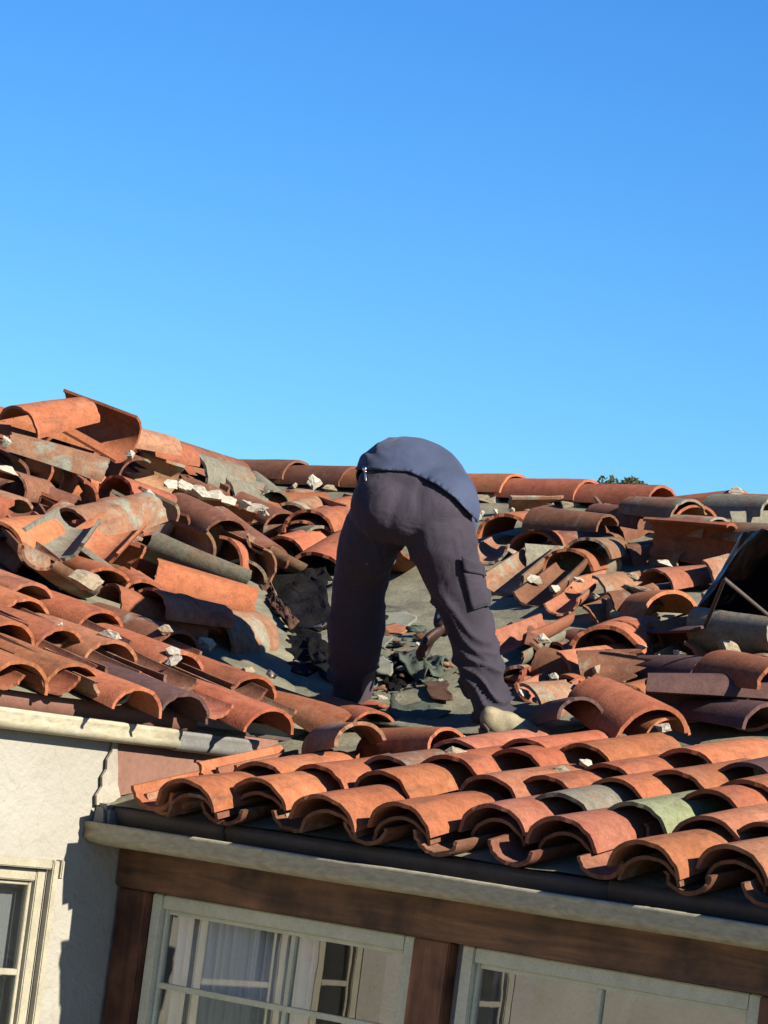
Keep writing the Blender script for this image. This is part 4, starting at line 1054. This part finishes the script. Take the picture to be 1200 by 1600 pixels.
# shirt: back and sides of a bent torso, hem cut open
bm = bmesh.new()
tube(bm, [(W_(640, 800, -.05), .212, .16), (W_(640, 762, .02), .216, .178), (W_(642, 748, .14), .205, .155), (W_(652, 760, .32), .205, .15), (W_(668, 785, .48), .20, .145), (W_(682, 815, .58), .13, .11)], 6, 30)
ellip(bm, W_(682, 796, -.05), .163, .186, .168); ellip(bm, W_(607, 790, -.04), .155, .186, .164); ellip(bm, W_(640, 772, .0), .215, .19, .14)
tube(bm, [(W_(628, 795, .46), .085, .085), (W_(600, 840, .50), .072, .072), (W_(590, 875, .52), .066, .066)])
tube(bm, [(W_(712, 800, .46), .085, .085), (W_(712, 850, .52), .070, .070), (W_(710, 890, .54), .060, .060), (W_(705, 945, .46), .052, .052), (W_(696, 976, .36), .044, .046)])
shm = remeshed('shirt', bm, 0.011, 4)
hem = [(-.40, 742), (-.24, 735), (-.16, 734), (-.02, 737), (.09, 757), (.16, 778), (.24, 812), (.29, 835), (.45, 850)]
def hem_py(px):
    u = (px - 645) / 405
    for (a, ya), (b, yb) in zip(hem, hem[1:]):
        if a <= u <= b: return ya + (yb - ya) * (u - a) / (b - a)
    return hem[0][1] if u < hem[0][0] else hem[-1][1]
def to_px(p):
    d = p - CAM; z = d.dot(_F); return 600 + FPX * d.dot(CR) / z, 800 - FPX * d.dot(CU) / z, z
bm = bmesh.new(); bm.from_mesh(shm); kill = []
for v in bm.verts:
    px, py, z = to_px(v.co)
    back = (z - D0)
    lim = hem_py(px) + 430 * max(0, back - 0.10)      # the hem drops round to the front of the body
    if py > lim and back < 0.30: kill.append(v)
bmesh.ops.delete(bm, geom=kill, context='VERTS'); bmesh.ops.recalc_face_normals(bm, faces=bm.faces[:])
bd = [v for v in bm.verts if any(e.is_boundary for e in v.link_edges)]
for v in bd:                                        # the cut edge drawn onto one clean hem line
    px, py, z = to_px(v.co); back = z - D0
    if back < 0.16: v.co += CU * ((py - hem_py(px) - 430 * max(0, back - 0.10)) * z / FPX)
nb = list({w_ for v in bd for e in v.link_edges for w_ in e.verts if w_ not in set(bd)})
for _ in range(4): bmesh.ops.smooth_vert(bm, verts=nb, factor=0.5, use_axis_x=True, use_axis_y=True, use_axis_z=True)
shm2 = bpy.data.meshes.new('shirt'); bm.to_mesh(shm2); bm.free(); shm2.update()
wrinkle(shm2, 0.007, [(W_(585, 725, .05), .18, 1.1, 16, dv(.3, 0, 1)), (W_(725, 780, .1), .18, .9, 14, dv(1, 0, .5))])
sh = wpart('shirt', shm2, M['shirt']); solid(sh, 0.007, 1.0)
# belt line and key clip at the left hip
bm = bmesh.new(); a = W_(566, 736, -.02)
ellip(bm, W_(570, 733, -.10), .010, .012, .010); tube(bm, [(W_(571, 735, -.10), .004, .004), (W_(571, 742, -.115), .005, .005), (W_(572, 752, -.13), .004, .004)], 3, 8)
wpart('key_clip', remeshed('key_clip', bm, 0.003, 1), M['silver'])
# body: head, arms, hands, neck and shins as one skin
bm = bmesh.new()
neck0, head = W_(700, 800, .52), W_(712, 860, .68)
tube(bm, [(W_(645, 768, .1), .13, .10), (W_(655, 778, .32), .14, .10), (W_(670, 795, .48), .13, .10), (W_(698, 825, .60), .062, .065), (W_(710, 845, .65), .06, .06)])
ellip(bm, head, .078, .10, .105)
ellip(bm, head + WF * .05 - WU * .06, .055, .06, .06)
ellip(bm, head + WF * .10 - WU * .02, .013, .02, .022)                    # nose
for s in (-1, 1):
    ellip(bm, head + WR * s * .08 - WU * .005, .012, .022, .033)           # ears
    ellip(bm, head + WR * s * .03 + WF * .085 + WU * .01, .016, .012, .010)
def hand(bm, wrist, tip_dir, side, palm_n, s=1.0, curl=0.5):
    """palm, four unequal bent fingers and a thumb that leaves the side of the palm"""
    t = tip_dir.normalized(); x = (side - t * side.dot(t)).normalized(); n_ = palm_n - t * palm_n.dot(t) - x * palm_n.dot(x); n_.normalize()
    pc = wrist + t * .05 * s
    Rm = Matrix((x, n_, t)).transposed()
    ellip(bm, pc, .044 * s, .019 * s, .055 * s, Rm)
    for i, (off, ln) in enumerate(((-.032, .068), (-.011, .080), (.011, .076), (.031, .060))):
        b0 = wrist + t * .085 * s + x * off * s
        d1 = (t * math.cos(curl * .6) + n_ * math.sin(curl * .6)); d2 = (t * math.cos(curl * 1.5) + n_ * math.sin(curl * 1.5)); d3 = (t * math.cos(curl * 2.3) + n_ * math.sin(curl * 2.3))
        k1 = b0 + d1 * ln * .42 * s; k2 = k1 + d2 * ln * .33 * s; k3 = k2 + d3 * ln * .28 * s
        tube(bm, [(b0 - t * .02 * s, .0105 * s, .0105 * s), (k1, .0098 * s, .0098 * s), (k2, .009 * s, .009 * s), (k3, .0072 * s, .0072 * s)], 3, 10)
    b0 = pc - x * .030 * s - t * .015 * s
    k1 = b0 + (-x * .75 + t * .55 + n_ * .35).normalized() * .040 * s; k2 = k1 + (-x * .25 + t * .85 + n_ * .45).normalized() * .034 * s
    tube(bm, [(b0, .014 * s, .014 * s), (k1, .0115 * s, .0115 * s), (k2, .0085 * s, .0085 * s)], 3, 10)
wr_r = W_(690, 985, .30)
tube(bm, [(W_(712, 805, .46), .06, .06), (W_(712, 865, .54), .05, .05), (W_(718, 920, .52), .043, .045), (W_(708, 958, .40), .038, .04), (wr_r, .029, .034)])
hand(bm, wr_r, (W_(652, 1010, .22) - wr_r), WF * -1 + WU * .3, -WU, 1.12, 0.55)
wr_l = W_(562, 985, .72)
tube(bm, [(W_(630, 800, .46), .06, .06), (W_(598, 865, .62), .05, .05), (W_(580, 915, .70), .043, .045), (W_(570, 950, .72), .038, .04), (wr_l, .029, .034)])
hand(bm, wr_l, (W_(565, 1030, .72) - wr_l), WF + WU * .2, WF * -1, 1.05, 0.5)
tube(bm, [(W_(772, 1140, .02), .036, .045), (W_(768, 1105, .0), .04, .045), (W_(748, 1040, -.01), .052, .055), (W_(727, 970, -.03), .06, .06), (W_(690, 845, -.05), .09, .09), (W_(655, 780, .0), .12, .1)])
tube(bm, [(W_(551, 1105, .57), .036, .045), (W_(549, 1070, .49), .04, .045), (W_(553, 1010, .32), .052, .055), (W_(559, 950, .24), .055, .055), (W_(585, 845, .06), .07, .07), (W_(640, 780, .0), .12, .1)])
wpart('body', remeshed('body', bm, 0.0065, 2), M['skin'])
bm = bmesh.new(); ellip(bm, head + WF * -.012 + WU * .012, .086, .098, .105)
hm = remeshed('hair', bm, .01, 2)
bm = bmesh.new(); bm.from_mesh(hm); bmesh.ops.delete(bm, geom=[v for v in bm.verts if (v.co - head).dot(WF) > .055 or (v.co - head).dot(WU) < -.06], context='VERTS'); bm.to_mesh(hm); bm.free()
solid(wpart('hair', hm, M['hair']), .006)
# shoes
def shoe(heel, fwd, name):
    fwd = fwd.normalized(); up = NR; x = fwd.cross(up).normalized()
    Rm = Matrix((x, fwd, up)).transposed()
    bm = bmesh.new()
    ellip(bm, heel + fwd * .05 + up * .062, .043, .062, .055, Rm); ellip(bm, heel + fwd * .14 + up * .045, .047, .085, .045, Rm); ellip(bm, heel + fwd * .215 + up * .036, .045, .06, .032, Rm)
    ellip(bm, heel + fwd * .04 + up * .085, .038, .042, .035, Rm); ellip(bm, heel + fwd * .10 + up * .07, .040, .06, .04, Rm)
    s_ = wpart(name, remeshed(name, bm, .007, 3), M['shoe'])
    bm = bmesh.new(); pts = []
    for k in range(24):
        a = k / 24 * 2 * math.pi; yy = math.sin(a); xx = math.cos(a)
        wv = .047 + .006 * yy
        pts.append((xx * wv, .128 + yy * .148))
    lo = [bm.verts.new(heel + x * p[0] + fwd * p[1] + up * .001) for p in pts]; hi = [bm.verts.new(heel + x * p[0] * 1.02 + fwd * p[1] + up * .026) for p in pts]
    bm.faces.new(lo[::-1]); bm.faces.new(hi)
    for k in range(24): bm.faces.new((lo[k], lo[(k + 1) % 24], hi[(k + 1) % 24], hi[k]))
    wpart('sole', bm_mesh('sole', bm), M['sole'], s_)
    bm = bmesh.new()
    tube(bm, [(heel + fwd * .012 + up * .028 - x * .030, .006, .012), (heel - fwd * .006 + up * .045, .007, .020), (heel + fwd * .012 + up * .028 + x * .030, .006, .012)], 5, 10)
    wpart('heel_counter', bm_mesh('heel_counter', bm), M['sole'], s_)
    bm = bmesh.new()
    for q in range(4):
        c_ = heel + fwd * (.115 + .024 * q) + up * (.094 - .008 * q)
        tube(bm, [(c_ - x * .030 - up * .012, .0035, .0035), (c_ + up * .003, .0035, .0035), (c_ + x * .030 - up * .012, .0035, .0035)], 3, 8)
    wpart('shoelace', bm_mesh('shoelace', bm), M['belt'], s_)
    return s_
shoe(onR(756, 1150, 0.06), WR * .95 + WF * .22, 'shoe')
shoe(W_(551, 1118, .56), WF + WR * -.25, 'shoe')

# ------------------------------------------------------------------ tree beyond the ridge
def tree(px, py, dep, label):
    top = at_depth(px, py, dep); base = Vector((top.x, top.y, GROUND)); H = top.z - GROUND
    root = bpy.data.objects.new('tree', None); COL.objects.link(root); root.location = base
    tag(root, label, 'tree', None)
    bm = bmesh.new(); rg = random.Random(3)
    def limb(a, b, r0, r1):
        tube(bm, [(a, r0, r0), (a.lerp(b, .5) + Vector((rg.uniform(-.05, .05), rg.uniform(-.05, .05), 0)), (r0 + r1) / 2, (r0 + r1) / 2), (b, r1, r1)], 4, 9)
    limb(Vector((0, 0, -0.1)), Vector((0.1, 0, H * .55)), .16, .10)
    tips = []
    for k in range(11):
        a = k * 2.4; z = H * rg.uniform(.42, .56); r = rg.uniform(.5, 1.1)
        b = Vector((r * math.cos(a), r * math.sin(a), z + rg.uniform(.4, H * .22)))
        limb(Vector((0.08, 0, z)), b, .055, .02); tips.append(b)
    link('trunk', bm_mesh('trunk', bm), M['bark'], root, True)
    vs, fs = [], []
    cl = [(t_, .42) for t_ in tips] + [(WR * -.09 + Vector((0, 0, H - .16)), .15), (WR * .15 + Vector((0, 0, H - .13)), .15), (WR * -.1 + Vector((0, 0, H - .72)), .5), (WR * .5 + Vector((0, 0, H - .95)), .4), (WR * -.7 + Vector((0, 0, H - .95)), .4)]
    for c, r in cl:
        for q in range(int(1300 * r)):
            d = Vector((rg.gauss(0, 1), rg.gauss(0, 1), rg.gauss(0, 1))).normalized() * r * rg.random() ** .45
            d.z *= .85; p = c + d; s = rg.uniform(.018, .04)
            u = Vector((rg.gauss(0, 1), rg.gauss(0, 1), rg.gauss(0, 1))).normalized(); v_ = u.orthogonal().normalized()
            i0 = len(vs); vs += [p - u * s * 1.5, p + v_ * s * .6, p + u * s * 1.5, p - v_ * s * .6]; fs.append((i0, i0 + 1, i0 + 2, i0 + 3))
    link('crown', mesh('crown', vs, fs), M['leaf'], root)
tree(968, 741, 36, 'olive green tree top peeping over the ridge right of the worker')
